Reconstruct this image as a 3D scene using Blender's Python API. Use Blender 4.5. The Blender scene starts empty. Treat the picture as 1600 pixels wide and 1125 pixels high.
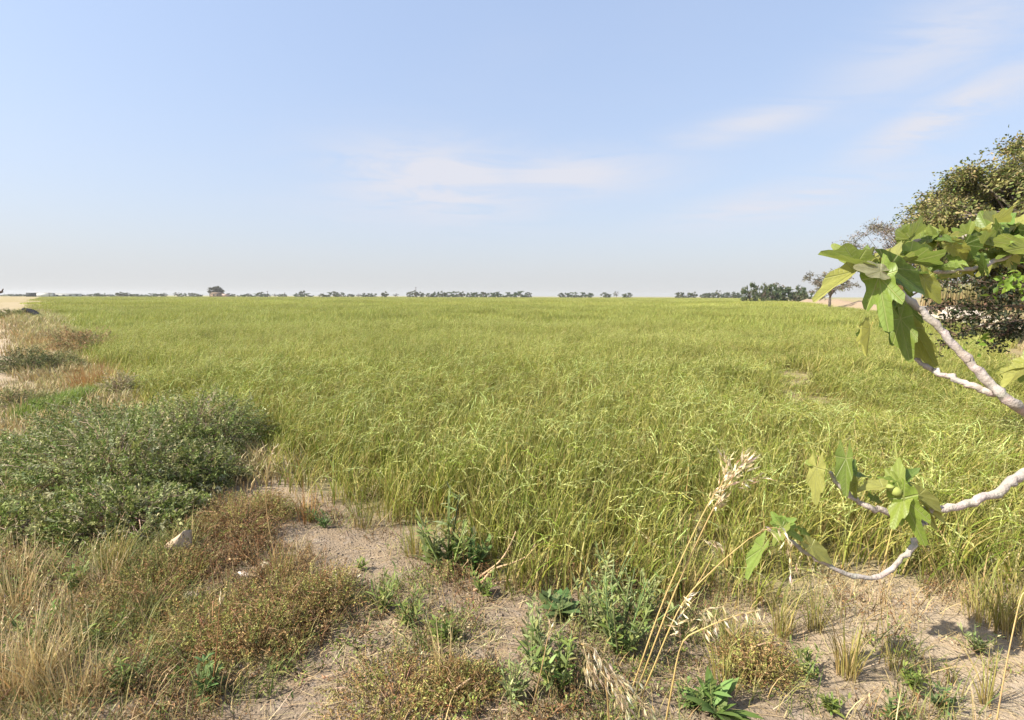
import bpy, math
import numpy as np
from mathutils import Matrix, Vector

R = math.radians
scene = bpy.context.scene
COL = scene.collection

# ------------------------------------------------------------------ camera
CAM_Z = 1.7
PITCH, ROLL = R(7.15), R(0.16)
cam_data = bpy.data.cameras.new('camera')
cam_data.sensor_width = 36.0
cam_data.lens = 18.0
cam_data.clip_start = 0.05
cam_data.clip_end = 12000.0
cam = bpy.data.objects.new('camera', cam_data)
COL.objects.link(cam)
cam.matrix_world = (Matrix.Translation((0, 0, CAM_Z)) @ Matrix.Rotation(R(90) - PITCH, 4, 'X')
                    @ Matrix.Rotation(ROLL, 4, 'Z'))
scene.camera = cam
CM = np.array(cam.matrix_world.to_3x3())


def ray(px, py):
    """direction (depth 1) through a point of the 1600 x 1125 photograph"""
    return CM @ np.array([(px - 800) / 800.0, (562.5 - py) / 800.0, -1.0])


def P(px, py, t):
    d = ray(px, py)
    return np.array([0, 0, CAM_Z]) + d * t


def G(px, py, z=0.0):
    d = ray(px, py)
    return P(px, py, (z - CAM_Z) / d[2])


# ------------------------------------------------------------------ light
SUN_EL = R(44)
SUN_AZ = np.array([-0.95, -0.30])
SUN_AZ = SUN_AZ / np.linalg.norm(SUN_AZ)
sun_dir = Vector((SUN_AZ[0] * math.cos(SUN_EL), SUN_AZ[1] * math.cos(SUN_EL), math.sin(SUN_EL)))
sl = bpy.data.lights.new('sun', 'SUN')
sl.energy = 5.0
sl.angle = R(0.55)
sl.color = (1.0, 0.94, 0.83)
so = bpy.data.objects.new('sun', sl)
so.rotation_euler = sun_dir.to_track_quat('Z', 'Y').to_euler()
so.location = (0, 0, 60)
COL.objects.link(so)

world = bpy.data.worlds.new('World')
scene.world = world
world.use_nodes = True
scene.view_settings.view_transform = 'Standard'
scene.view_settings.look = 'None'
scene.view_settings.exposure = 1.1
scene.view_settings.gamma = 1.0
scene.view_settings.use_curve_mapping = False
scene.cycles.use_denoising = True
scene.cycles.max_bounces = 5
scene.cycles.transmission_bounces = 3
scene.cycles.transparent_max_bounces = 4


class NT:
    """small node tree helper"""
    def __init__(self, tree):
        self.t = tree

    def n(self, kind, **kw):
        nd = self.t.nodes.new(kind)
        for k, v in kw.items():
            setattr(nd, k, v)
        return nd

    def put(self, sock, v):
        if hasattr(v, 'is_output') or isinstance(v, bpy.types.NodeSocket):
            self.t.links.new(v, sock)
        elif v is not None:
            sock.default_value = v

    def math(self, op, a, b=None, c=None, clamp=False):
        nd = self.n('ShaderNodeMath', operation=op, use_clamp=clamp)
        for s, v in zip(nd.inputs, (a, b, c)):
            self.put(s, v)
        return nd.outputs[0]

    def vmath(self, op, a, b=None):
        nd = self.n('ShaderNodeVectorMath', operation=op)
        for s, v in zip(nd.inputs, (a, b)):
            self.put(s, v)
        return nd

    def mix(self, fac, a, b, blend='MIX'):
        nd = self.n('ShaderNodeMix', data_type='RGBA', blend_type=blend)
        self.put(nd.inputs[0], fac)
        for s, v in ((nd.inputs[6], a), (nd.inputs[7], b)):
            self.put(s, (*v, 1) if isinstance(v, tuple) and len(v) == 3 else v)
        return nd.outputs[2]

    def noise(self, vec, scale, detail=3.0, rough=0.55, dist=0.0):
        nd = self.n('ShaderNodeTexNoise')
        nd.inputs['Scale'].default_value = scale
        nd.inputs['Detail'].default_value = detail
        nd.inputs['Roughness'].default_value = rough
        nd.inputs['Distortion'].default_value = dist
        if vec is not None:
            self.t.links.new(vec, nd.inputs['Vector'])
        return nd.outputs['Fac']

    def ramp(self, f, lo, hi):
        nd = self.n('ShaderNodeMapRange', interpolation_type='SMOOTHSTEP')
        self.put(nd.inputs[0], f)
        nd.inputs[1].default_value = lo
        nd.inputs[2].default_value = hi
        return nd.outputs[0]


# sky: Nishita with thin cirrus streaks high up
w = NT(world.node_tree)
world.node_tree.nodes.clear()
sky = w.n('ShaderNodeTexSky', sky_type='NISHITA', sun_disc=False)
sky.sun_elevation = SUN_EL
sky.sun_rotation = math.atan2(SUN_AZ[0], SUN_AZ[1])
sky.air_density = 1.0
sky.dust_density = 2.2
sky.ozone_density = 1.6
sky.altitude = 0
tc = w.n('ShaderNodeTexCoord')
sep = w.n('ShaderNodeSeparateXYZ')
w.t.links.new(tc.outputs['Generated'], sep.inputs[0])
dx, dy, dz = sep.outputs
zc = w.math('MAXIMUM', dz, 0.0)
den = w.math('ADD', zc, 0.06)
cmb = w.n('ShaderNodeCombineXYZ')
w.put(cmb.inputs[0], w.math('DIVIDE', dx, den))
w.put(cmb.inputs[1], w.math('DIVIDE', dy, den))
mp = w.n('ShaderNodeMapping')
w.put(mp.inputs['Vector'], cmb.outputs[0])
mp.inputs['Rotation'].default_value = (0, 0, R(24))
mp.inputs['Scale'].default_value = (0.62, 1.3, 1)
n1 = w.noise(mp.outputs[0], 1.5, 11, 0.68, 0.9)
az = w.math('ARCTAN2', dx, dy)
el = w.math('ARCSINE', dz)
cover = None
# (px, py, half width px, half height px, slope, strength): cirrus seen in the photograph
for cx, cy, hw, hh, sl_, st in ((690, 285, 150, 60, 0.05, 1.35), (880, 275, 150, 34, -0.02, 1.1),
                               (1180, 192, 130, 22, -0.10, .9), (1480, 178, 150, 28, -0.22, 1.2),
                               (1210, 318, 170, 28, -0.13, .95), (1460, 70, 180, 50, -0.15, .75),
                               (620, 330, 160, 30, 0.0, .5)):
    d = ray(cx, cy)
    d = d / np.linalg.norm(d)
    a0, e0 = math.atan2(d[0], d[1]), math.asin(d[2])
    k = 800 * (1 + ((cx - 800) / 800) ** 2)
    da = w.math('SUBTRACT', az, a0)
    de = w.math('SUBTRACT', w.math('SUBTRACT', el, e0), w.math('MULTIPLY', da, -sl_ * k / 800))
    qa = w.math('POWER', w.math('ABSOLUTE', w.math('DIVIDE', da, hw / k)), 2.0)
    qe = w.math('POWER', w.math('ABSOLUTE', w.math('DIVIDE', de, hh / 880)), 2.0)
    g = w.math('MULTIPLY', w.math('EXPONENT', w.math('MULTIPLY', w.math('ADD', qa, qe), -1.0)), st)
    cover = g if cover is None else w.math('MAXIMUM', cover, g)
veil = w.ramp(w.noise(cmb.outputs[0], 0.35, 4, 0.5, 0.3), 0.45, 0.8)
cover = w.math('MAXIMUM', cover, w.math('MULTIPLY', veil, 0.25))
wisp = w.ramp(n1, 0.28, 0.60)
cl = w.math('MULTIPLY', w.math('MULTIPLY', cover, wisp), 1.0, clamp=True)
cl = w.math('MULTIPLY', cl, w.ramp(dz, 0.02, 0.15))
hz = w.math('MULTIPLY', w.math('EXPONENT', w.math('MULTIPLY', zc, -6.0)), 0.95)
base = w.mix(0.55, sky.outputs[0], (2.35, 2.98, 4.3))           # fine high veil over the blue
base = w.mix(hz, base, (3.12, 3.12, 3.07))                     # dusty air low over the plain
skyc = w.mix(w.math('MULTIPLY', cl, 0.95), base, (3.3, 3.35, 3.7))
bg = w.n('ShaderNodeBackground')
bg.inputs['Strength'].default_value = 0.110
w.put(bg.inputs['Color'], skyc)
wo = w.n('ShaderNodeOutputWorld')
w.t.links.new(bg.outputs[0], wo.inputs[0])


# ------------------------------------------------------------------ helpers
def tag(o, label=None, cat=None, group=None, kind=None):
    if label: o['label'] = label
    if cat: o['category'] = cat
    if group: o['group'] = group
    if kind: o['kind'] = kind
    return o


def empty(name, loc, rz=0.0, s=1.0):
    o = bpy.data.objects.new(name, None)
    o.empty_display_size = 0.1
    o.location = tuple(float(v) for v in loc)
    o.rotation_euler = (0, 0, rz)
    o.scale = (s, s, s)
    COL.objects.link(o)
    return o


class MB:
    """collects triangles with a colour for each vertex"""
    def __init__(self):
        self.v, self.t, self.c, self.n = [], [], [], 0

    def add(self, v, t, c):
        v = np.asarray(v, float).reshape(-1, 3)
        t = np.asarray(t, int).reshape(-1, 3)
        c = np.asarray(c, float)
        if c.ndim == 1:
            c = np.tile(c, (len(v), 1))
        self.v.append(v); self.t.append(t + self.n); self.c.append(c[:, :3])
        self.n += len(v)

    def join(self, other, M=None):
        for v, t, c in zip(other.v, other.t, other.c):
            if M is not None:
                v = v @ M[:3, :3].T + M[:3, 3]
            self.v.append(v); self.t.append(t + self.n); self.c.append(c)
        self.n += other.n

    def mesh(self, name, mat, smooth=False):
        me = bpy.data.meshes.new(name)
        v = np.concatenate(self.v); t = np.concatenate(self.t); c = np.concatenate(self.c)
        me.vertices.add(len(v)); me.vertices.foreach_set('co', v.astype(np.float32).ravel())
        me.loops.add(len(t) * 3); me.loops.foreach_set('vertex_index', t.astype(np.int32).ravel())
        me.polygons.add(len(t))
        me.polygons.foreach_set('loop_start', np.arange(0, len(t) * 3, 3, dtype=np.int32))
        me.polygons.foreach_set('loop_total', np.full(len(t), 3, np.int32))
        me.update(calc_edges=True)
        a = me.color_attributes.new('Col', 'FLOAT_COLOR', 'POINT')
        rgba = np.ones((len(v), 4), np.float32); rgba[:, :3] = np.clip(c, 0, 1)
        a.data.foreach_set('color', rgba.ravel())
        if smooth:
            me.polygons.foreach_set('use_smooth', np.ones(len(t), bool))
        me.materials.append(mat)
        return me

    def build(self, name, mat, parent=None, smooth=False, link=True):
        o = bpy.data.objects.new(name, self.mesh(name, mat, smooth))
        if link:
            COL.objects.link(o)
        if parent is not None:
            o.parent = parent
        return o


def copy_tree(o, parent=None):
    c = o.copy()
    COL.objects.link(c)
    c.parent = parent
    for ch in list(o.children):
        copy_tree(ch, c)
    return c


def jit(rng, col, n, a=0.18, hue=0.08):
    """n variations of a colour"""
    c = np.tile(np.asarray(col, float), (n, 1))
    c *= (1 + a * rng.standard_normal((n, 1))).clip(0.45, 1.7)
    c *= (1 + hue * rng.standard_normal((n, 3))).clip(0.7, 1.3)
    return c.clip(0.002, 0.95)


def pick(rng, cols, n, p=None, a=0.15, hue=0.06):
    k = rng.choice(len(cols), n, p=p)
    c = np.asarray(cols, float)[k]
    c = c * (1 + a * rng.standard_normal((n, 1))).clip(0.45, 1.7)
    return (c * (1 + hue * rng.standard_normal((n, 3))).clip(0.7, 1.3)).clip(0.002, 0.95)


def curve_pts(base, az, L, th0, curv, K, pw=1.4):
    s = np.linspace(0, 1, K + 1)
    th = th0[:, None] + curv[:, None] * s[None] ** pw
    tm = 0.5 * (th[:, 1:] + th[:, :-1])
    ds = (L / K)[:, None]
    h = np.concatenate([np.zeros((len(L), 1)), np.cumsum(np.sin(tm) * ds, 1)], 1)
    z = np.concatenate([np.zeros((len(L), 1)), np.cumsum(np.cos(tm) * ds, 1)], 1)
    p = np.empty((len(L), K + 1, 3))
    p[..., 0] = base[:, None, 0] + h * np.cos(az)[:, None]
    p[..., 1] = base[:, None, 1] + h * np.sin(az)[:, None]
    p[..., 2] = base[:, None, 2] + z
    return p, s, th


def blades(mb, rng, base, az, L, th0, curv, w_, K, cb, ct, prof='blade', pw=1.4, turn=0.6):
    n = len(L)
    p, s, th = curve_pts(base, az, L, th0, curv, K, pw)
    f = az + math.pi / 2 + turn * rng.standard_normal(n)
    side = np.stack([np.cos(f), np.sin(f), np.zeros(n)], 1)[:, None, :]
    if prof == 'blade':
        wp = (1 - s ** 2.2) * (0.75 + 0.25 * np.minimum(1, s * 4))
    elif prof == 'stem':
        wp = 1 - 0.65 * s
    else:
        wp = np.sin(np.pi * np.clip(0.06 + 0.94 * s, 0, 1)) ** 0.75
    wp = np.maximum(wp, 0.03)
    off = side * (wp[None, :, None] * w_[:, None, None] * 0.5)
    v = np.stack([p - off, p + off], 2)           # n, K+1, 2, 3
    c = cb[:, None, :] * (1 - s[None, :, None]) + ct[:, None, :] * s[None, :, None]
    c = np.repeat(c[:, :, None, :], 2, 2)
    i = np.arange(K) * 2
    q = np.stack([np.stack([i, i + 1, i + 3], 1), np.stack([i, i + 3, i + 2], 1)], 1).reshape(-1, 3)
    t = (np.arange(n) * (K + 1) * 2)[:, None, None] + q[None]
    mb.add(v.reshape(-1, 3), t.reshape(-1, 3), c.reshape(-1, 3))
    return p


def unit(v):
    return v / np.maximum(np.linalg.norm(v, axis=-1, keepdims=True), 1e-9)


def rand_dirs(rng, n):
    return unit(rng.standard_normal((n, 3)))


def leaves(mb, rng, pos, d, nrm, ln, wd, col, fold=0.25):
    """folded four-point leaves"""
    n = len(pos)
    d = unit(d)
    sd = unit(np.cross(d, nrm))
    up = np.cross(sd, d)
    ln = np.broadcast_to(ln, (n,))[:, None]; wd = np.broadcast_to(wd, (n,))[:, None]
    m = pos + d * ln * 0.45 + up * wd * fold
    v = np.stack([pos, m - sd * wd * .5, pos + d * ln, m + sd * wd * .5], 1)
    t0 = np.array([[0, 2, 1], [0, 3, 2]])
    t = (np.arange(n) * 4)[:, None, None] + t0[None]
    mb.add(v.reshape(-1, 3), t.reshape(-1, 3), np.repeat(col[:, None, :], 4, 1).reshape(-1, 3))


def tube(mb, pts, rad, col, sides=6, bump=0.0, rng=None):
    pts = np.asarray(pts, float); rad = np.asarray(rad, float)
    n = len(pts)
    tan = unit(np.gradient(pts, axis=0))
    ref = np.array([0.13, 0.21, 0.97])
    if abs(tan[0] @ ref) > .9:
        ref = np.array([0.95, 0.2, 0.1])
    a = unit(np.cross(tan, ref)); b = np.cross(tan, a)
    ang = np.linspace(0, 2 * math.pi, sides, endpoint=False)
    r = np.repeat(rad[:, None], sides, 1)
    if bump and rng is not None:
        r = r * (1 + bump * rng.standard_normal((n, sides)))
    v = pts[:, None] + r[..., None] * (np.cos(ang)[None, :, None] * a[:, None] + np.sin(ang)[None, :, None] * b[:, None])
    t = []
    for i in range(n - 1):
        for j in range(sides):
            k = (j + 1) % sides
            t += [(i * sides + j, i * sides + k, (i + 1) * sides + k), (i * sides + j, (i + 1) * sides + k, (i + 1) * sides + j)]
    for j in range(1, sides - 1):
        t.append(((n - 1) * sides, (n - 1) * sides + j, (n - 1) * sides + j + 1))
        t.append((0, j + 1, j))
    c = np.asarray(col, float)
    if c.ndim == 2:
        c = np.repeat(c, sides, 0)
    mb.add(v.reshape(-1, 3), t, c)


def smooth_path(pts, n):
    """Catmull-Rom through the points"""
    p = np.asarray(pts, float)
    p = np.vstack([2 * p[0] - p[1], p, 2 * p[-1] - p[-2]])
    m = len(p) - 3
    out = []
    for u in np.linspace(0, m - 1e-6, n):
        i = int(u); f = u - i
        a, b, c, d = p[i], p[i + 1], p[i + 2], p[i + 3]
        out.append(0.5 * (2 * b + (c - a) * f + (2 * a - 5 * b + 4 * c - d) * f * f + (3 * b - a - 3 * c + d) * f ** 3))
    return np.array(out)


def vnoise(x, y, seed=0):
    xi = np.floor(x).astype(np.int64); yi = np.floor(y).astype(np.int64)
    fx = x - xi; fy = y - yi
    fx = fx * fx * (3 - 2 * fx); fy = fy * fy * (3 - 2 * fy)

    def h(a, b):
        k = (a * 374761393 + b * 668265263 + seed * 1442695041) & 0xffffffff
        k = ((k ^ (k >> 13)) * 1274126177) & 0xffffffff
        return ((k ^ (k >> 16)) & 0xffff) / 65535.0
    return ((h(xi, yi) * (1 - fx) + h(xi + 1, yi) * fx) * (1 - fy) + (h(xi, yi + 1) * (1 - fx) + h(xi + 1, yi + 1) * fx) * fy)


def inpoly(x, y, poly):
    x = np.asarray(x); y = np.asarray(y)
    r = np.zeros(x.shape, bool)
    n = len(poly)
    for i in range(n):
        x0, y0 = poly[i]; x1, y1 = poly[(i + 1) % n]
        if y0 == y1:
            continue
        c = ((y0 > y) != (y1 > y)) & (x < (x1 - x0) * (y - y0) / (y1 - y0) + x0)
        r ^= c
    return r


def dist_line(x, y, line):
    """distance to a polyline"""
    d = np.full(np.shape(x), 1e9)
    for (x0, y0), (x1, y1) in zip(line[:-1], line[1:]):
        ex, ey = x1 - x0, y1 - y0
        t = np.clip(((x - x0) * ex + (y - y0) * ey) / (ex * ex + ey * ey), 0, 1)
        d = np.minimum(d, np.hypot(x - x0 - t * ex, y - y0 - t * ey))
    return d


# ------------------------------------------------------------------ plan of the place
FIELD_LEFT = [(-360, 400), (-150, 166), (-58, 64), (-41.5, 46), (-22, 25), (-11.2, 13.6), (-6.6, 8.6), (-4.6, 6.6), (-2.6, 5.2),
              (-2.2, 4.5), (-1.25, 3.86), (-.72, 3.4), (-.38, 2.95), (.3, 2.76), (1.1, 2.66), (1.8, 2.7), (2.3, 2.85), (2.8, 2.66), (4.2, 2.5)]
FIELD_RIGHT = [(4.2, 2.5), (9, 6), (11, 9.5), (12.2, 12.2), (14.5, 15.5), (22, 25), (33, 44), (52, 88), (80, 150), (150, 300), (230, 420)]
FIELD = FIELD_LEFT + FIELD_RIGHT[1:] + [(230, 420), (-330, 420)]
TRACK = [(-6.9, 2.0), (-7.2, 6.2), (-11.7, 11), (-17.5, 17), (-29.7, 29.5), (-56.2, 57), (-119, 124)]
BERM = [(36, 42), (56, 84), (84, 146)]


def in_field(x, y):
    wob = 0.16 * (vnoise(x * 2.2, y * 2.2, 3) - .5) + .5 * (vnoise(x * .5, y * .5, 4) - .5) * np.clip((np.hypot(x, y) - 5) / 10, 0, 1)
    return inpoly(x + wob, y - wob, FIELD)


def bare(x, y):
    """trodden bare strip inside the field"""
    ex, ey = x - 5.6, y - 10.0
    a = ex * .45 + ey * .893
    b = ex * .893 - ey * .45
    q = (a / 2.6) ** 2 + (b / 0.62) ** 2 + 0.7 * (vnoise(x * 1.6, y * 1.6, 8) - .5)
    ex, ey = x - 4.2, y - 7.6
    q2 = (ex / 1.0) ** 2 + (ey / .5) ** 2 + 0.7 * (vnoise(x * 1.6, y * 1.6, 9) - .5)
    return np.minimum(q, q2)


def H(x, y):
    x = np.asarray(x, float); y = np.asarray(y, float)
    r = np.hypot(x, y)
    near = np.clip(1.3 - r / 30, 0, 1)
    h = near * (0.07 * (vnoise(x * .9, y * .9, 1) - .5) + 0.03 * (vnoise(x * 4, y * 4, 2) - .5) + 0.014 * (vnoise(x * 13, y * 13, 5) - .5))
    h = h + 0.10 * np.exp(-((x + 3.6) / 1.5) ** 2 - ((y - 4.7) / 1.2) ** 2)
    db = dist_line(x, y, BERM)
    h = h + 1.0 * np.exp(-(db / 1.9) ** 2) * (0.55 + .9 * vnoise(x * .25, y * .25, 11))
    dl = dist_line(x, y, [(-60, 61), (-20, 22), (-9, 10)])
    h = h + 0.22 * np.exp(-(dl / 1.3) ** 2) * vnoise(x * .5, y * .5, 12)
    return h


# ------------------------------------------------------------------ materials
def leaf_mat(name, trans=0.3, rough=0.55, spec=0.35, vary=0.2, sat=1.0):
    m = bpy.data.materials.new(name); m.use_nodes = True
    k = NT(m.node_tree); m.node_tree.nodes.clear()
    at = k.n('ShaderNodeAttribute', attribute_name='Col')
    oi = k.n('ShaderNodeObjectInfo')
    col = at.outputs['Color']
    hsv = k.n('ShaderNodeHueSaturation')
    k.put(hsv.inputs['Color'], col)
    mr = k.n('ShaderNodeMapRange'); k.put(mr.inputs[0], oi.outputs['Random']); mr.inputs[3].default_value = 1 - vary; mr.inputs[4].default_value = 1 + vary
    k.put(hsv.inputs['Value'], mr.outputs[0])
    rr = k.math('FRACT', k.math('MULTIPLY', oi.outputs['Random'], 7.31))
    mh = k.n('ShaderNodeMapRange'); k.put(mh.inputs[0], rr); mh.inputs[3].default_value = 0.5 - .04 * vary; mh.inputs[4].default_value = 0.5 + .04 * vary
    k.put(hsv.inputs['Hue'], mh.outputs[0])
    hsv.inputs['Saturation'].default_value = sat
    b = k.n('ShaderNodeBsdfPrincipled')
    k.put(b.inputs['Base Color'], hsv.outputs[0])
    b.inputs['Roughness'].default_value = rough
    b.inputs['Specular IOR Level'].default_value = spec
    tr = k.n('ShaderNodeBsdfTranslucent'); k.put(tr.inputs[0], hsv.outputs[0])
    mx = k.n('ShaderNodeMixShader'); mx.inputs[0].default_value = trans
    k.t.links.new(b.outputs[0], mx.inputs[1]); k.t.links.new(tr.outputs[0], mx.inputs[2])
    o = k.n('ShaderNodeOutputMaterial'); k.t.links.new(mx.outputs[0], o.inputs[0])
    return m


def solid_mat(name, rough=0.85, noise_scale=None, amp=0.35, bump=0.0, bump_scale=30.0, spec=0.25):
    """vertex colour broken up by noise, with a little relief"""
    m = bpy.data.materials.new(name); m.use_nodes = True
    k = NT(m.node_tree); m.node_tree.nodes.clear()
    at = k.n('ShaderNodeAttribute', attribute_name='Col')
    col = at.outputs['Color']
    tcn = k.n('ShaderNodeTexCoord')
    if noise_scale:
        f = k.noise(tcn.outputs['Object'], noise_scale, 5, 0.65)
        v = k.math('MULTIPLY_ADD', f, 2 * amp, 1 - amp)
        hs = k.n('ShaderNodeHueSaturation'); k.put(hs.inputs['Color'], col); k.put(hs.inputs['Value'], v)
        col = hs.outputs[0]
    b = k.n('ShaderNodeBsdfPrincipled')
    k.put(b.inputs['Base Color'], col)
    b.inputs['Roughness'].default_value = rough
    b.inputs['Specular IOR Level'].default_value = spec
    if bump:
        bp = k.n('ShaderNodeBump'); bp.inputs['Strength'].default_value = bump; bp.inputs['Distance'].default_value = 0.01
        k.put(bp.inputs['Height'], k.noise(tcn.outputs['Object'], bump_scale, 4, 0.6))
        k.t.links.new(bp.outputs[0], b.inputs['Normal'])
    o = k.n('ShaderNodeOutputMaterial'); k.t.links.new(b.outputs[0], o.inputs[0])
    return m


def ground_mat():
    m = bpy.data.materials.new('soil'); m.use_nodes = True
    k = NT(m.node_tree); m.node_tree.nodes.clear()
    at = k.n('ShaderNodeAttribute', attribute_name='Col')
    geo = k.n('ShaderNodeNewGeometry')
    pos = geo.outputs['Position']
    a = k.noise(pos, 0.8, 6, 0.6)
    b_ = k.noise(pos, 7.0, 6, 0.65)
    c_ = k.noise(pos, 55.0, 5, 0.7)
    v = k.math('ADD', k.math('MULTIPLY', a, 0.35), k.math('ADD', k.math('MULTIPLY', b_, 0.45), k.math('MULTIPLY', c_, 0.6)))
    v = k.math('ADD', v, 0.30)
    hs = k.n('ShaderNodeHueSaturation'); k.put(hs.inputs['Color'], at.outputs['Color']); k.put(hs.inputs['Value'], v)
    k.put(hs.inputs['Saturation'], k.math('MULTIPLY_ADD', b_, 0.6, 0.7))
    vor = k.n('ShaderNodeTexVoronoi'); vor.inputs['Scale'].default_value = 42.0; k.put(vor.inputs['Vector'], pos)
    crumbs = k.ramp(vor.outputs['Distance'], 0.10, 0.42)
    col = k.mix(k.math('MULTIPLY', k.ramp(k.noise(pos, 18, 3, .5), .55, .7), 0.35), hs.outputs[0], (0.40, 0.33, 0.27))
    b = k.n('ShaderNodeBsdfPrincipled')
    k.put(b.inputs['Base Color'], col)
    b.inputs['Roughness'].default_value = 0.95
    b.inputs['Specular IOR Level'].default_value = 0.1
    hgt = k.math('ADD', k.math('MULTIPLY', c_, 0.7), k.math('ADD', k.math('MULTIPLY', b_, 1.2), k.math('MULTIPLY', crumbs, -0.35)))
    bp = k.n('ShaderNodeBump'); bp.inputs['Strength'].default_value = 0.75; bp.inputs['Distance'].default_value = 0.03
    k.put(bp.inputs['Height'], hgt)
    k.t.links.new(bp.outputs[0], b.inputs['Normal'])
    o = k.n('ShaderNodeOutputMaterial'); k.t.links.new(b.outputs[0], o.inputs[0])
    return m


M_GRASS = leaf_mat('field_grass_blade', 0.36, 0.5, 0.25, 0.2)
M_LEAF = leaf_mat('weed_leaf', 0.28, 0.55, 0.18, 0.12)
M_DRY = leaf_mat('dry_straw', 0.22, 0.6, 0.3, 0.15)
M_TREE = leaf_mat('tree_foliage', 0.25, 0.6, 0.25, 0.12)
M_BARK = solid_mat('bark', 0.9, 45.0, 0.55, 0.9, 70.0)
M_STEM = solid_mat('plant_stem', 0.7)
M_SOIL = ground_mat()
M_STONE = solid_mat('limestone', 0.9, 12.0, 0.25, 0.9, 40.0)
M_WALL = solid_mat('plaster', 0.9, 0.6, 0.15)
M_PIPE = solid_mat('black_plastic', 0.8, 3.0, 0.2, spec=0.04)

# colours (linear)
GREEN = (0.145, 0.197, 0.021)
GREEN2 = (0.217, 0.260, 0.036)
YELL = (0.36, 0.35, 0.088)
HEAD = (0.48, 0.48, 0.17)
STRAW = (0.46, 0.34, 0.15)
STRAW2 = (0.55, 0.45, 0.25)
RUST = (0.30, 0.15, 0.05)
SOIL = (0.235, 0.177, 0.120)
SAND = (0.355, 0.275, 0.185)


# ------------------------------------------------------------------ ground
def make_ground():
    n = 440
    s = np.linspace(-1, 1, n)
    b = math.asinh(1500 / 1.15)
    gx = 1.15 * np.sinh(b * s)
    gy = 3.0 + 1.15 * np.sinh(b * s)
    X, Y = np.meshgrid(gx, gy)
    Z = H(X, Y)
    v = np.stack([X, Y, Z], -1).reshape(-1, 3)
    i = np.arange(n - 1)
    I, J = np.meshgrid(i, i)
    a = (J * n + I).ravel()
    t = np.concatenate([np.stack([a, a + 1, a + n + 1], 1), np.stack([a, a + n + 1, a + n], 1)])
    x, y = v[:, 0], v[:, 1]
    c = np.tile(np.array(SOIL), (len(v), 1))
    def blend(f, col):
        nonlocal c
        f = np.clip(f, 0, 1)[:, None]
        c = c * (1 - f) + np.array(col) * f
    blend((vnoise(x * 1.1, y * 1.1, 21) - .45) * 2, SAND)
    blend((x - 0.9) * 1.2 * (y < 3.4), SAND)
    far = np.clip((np.hypot(x, y) - 5) / 6, 0, 1)
    blend(far * .9, (0.29, 0.225, 0.125))                          # dry weedy banks
    blend((vnoise(x * .5, y * .5, 22) - .4) * 2 * far, (0.27, 0.24, 0.09))
    f = inpoly(x, y, FIELD).astype(float)
    dedge = dist_line(x, y, FIELD_LEFT + FIELD_RIGHT[1:])
    f = f * np.clip(dedge / .35, 0, 1)
    blend(f * .95, (0.19, 0.165, 0.06))
    blend(f * np.clip((np.hypot(x, y) - 40) / 80, 0, 1), (0.24, 0.245, 0.07))
    q = bare(x, y)
    blend(np.clip(1.4 - q, 0, .75) * f, (0.28, 0.215, 0.12))
    blend(np.clip(1.6 - dist_line(x, y, BERM) / 2.4, 0, 1), (0.31, 0.225, 0.15))
    d = dist_line(x, y, TRACK)
    blend(np.clip(2.0 - d / .6, 0, 1) * (x < 0), (0.35, 0.275, 0.19))
    out = (y > 440) | (y < -40) | (np.abs(x) > 420)
    blend(out * 0.8, (0.22, 0.21, 0.10))
    mb = MB(); mb.add(v, t, c)
    o = mb.build('ground', M_SOIL, smooth=True)
    tag(o, 'pale dry soil and field ground reaching the horizon', kind='structure')


def make_track():
    """pale earth track beyond the field on the right"""
    mid = smooth_path([(60, 12), (36, 19), (28.5, 25), (31.0, 33), (45, 54), (70, 96)], 90)
    tan = unit(np.gradient(mid, axis=0)); nr = np.stack([-tan[:, 1], tan[:, 0]], 1)
    k = 9
    off = np.linspace(-3.0, 3.0, k)
    rng = np.random.default_rng(5)
    pts = mid[:, None] + nr[:, None] * (off[None, :, None] + 0.5 * (vnoise(mid[:, 0] * .4, mid[:, 1] * .4, 6)[:, None, None] - .5) * np.sign(off)[None, :, None])
    z = H(pts[..., 0], pts[..., 1]) + 0.03 + 0.05 * np.cos(off / 3.0 * 1.5)[None]
    v = np.concatenate([pts, z[..., None]], -1).reshape(-1, 3)
    I, J = np.meshgrid(np.arange(k - 1), np.arange(len(mid) - 1)); a = (J * k + I).ravel()
    t = np.concatenate([np.stack([a, a + 1, a + k + 1], 1), np.stack([a, a + k + 1, a + k], 1)])
    mb = MB(); mb.add(v, t, jit(rng, (0.5, 0.43, 0.35), len(v), .05, .02))
    tag(mb.build('dirt_track', M_SOIL), 'pale earth track behind the shrub with shade painted leaves', kind='structure')


make_ground()
make_track()


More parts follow.
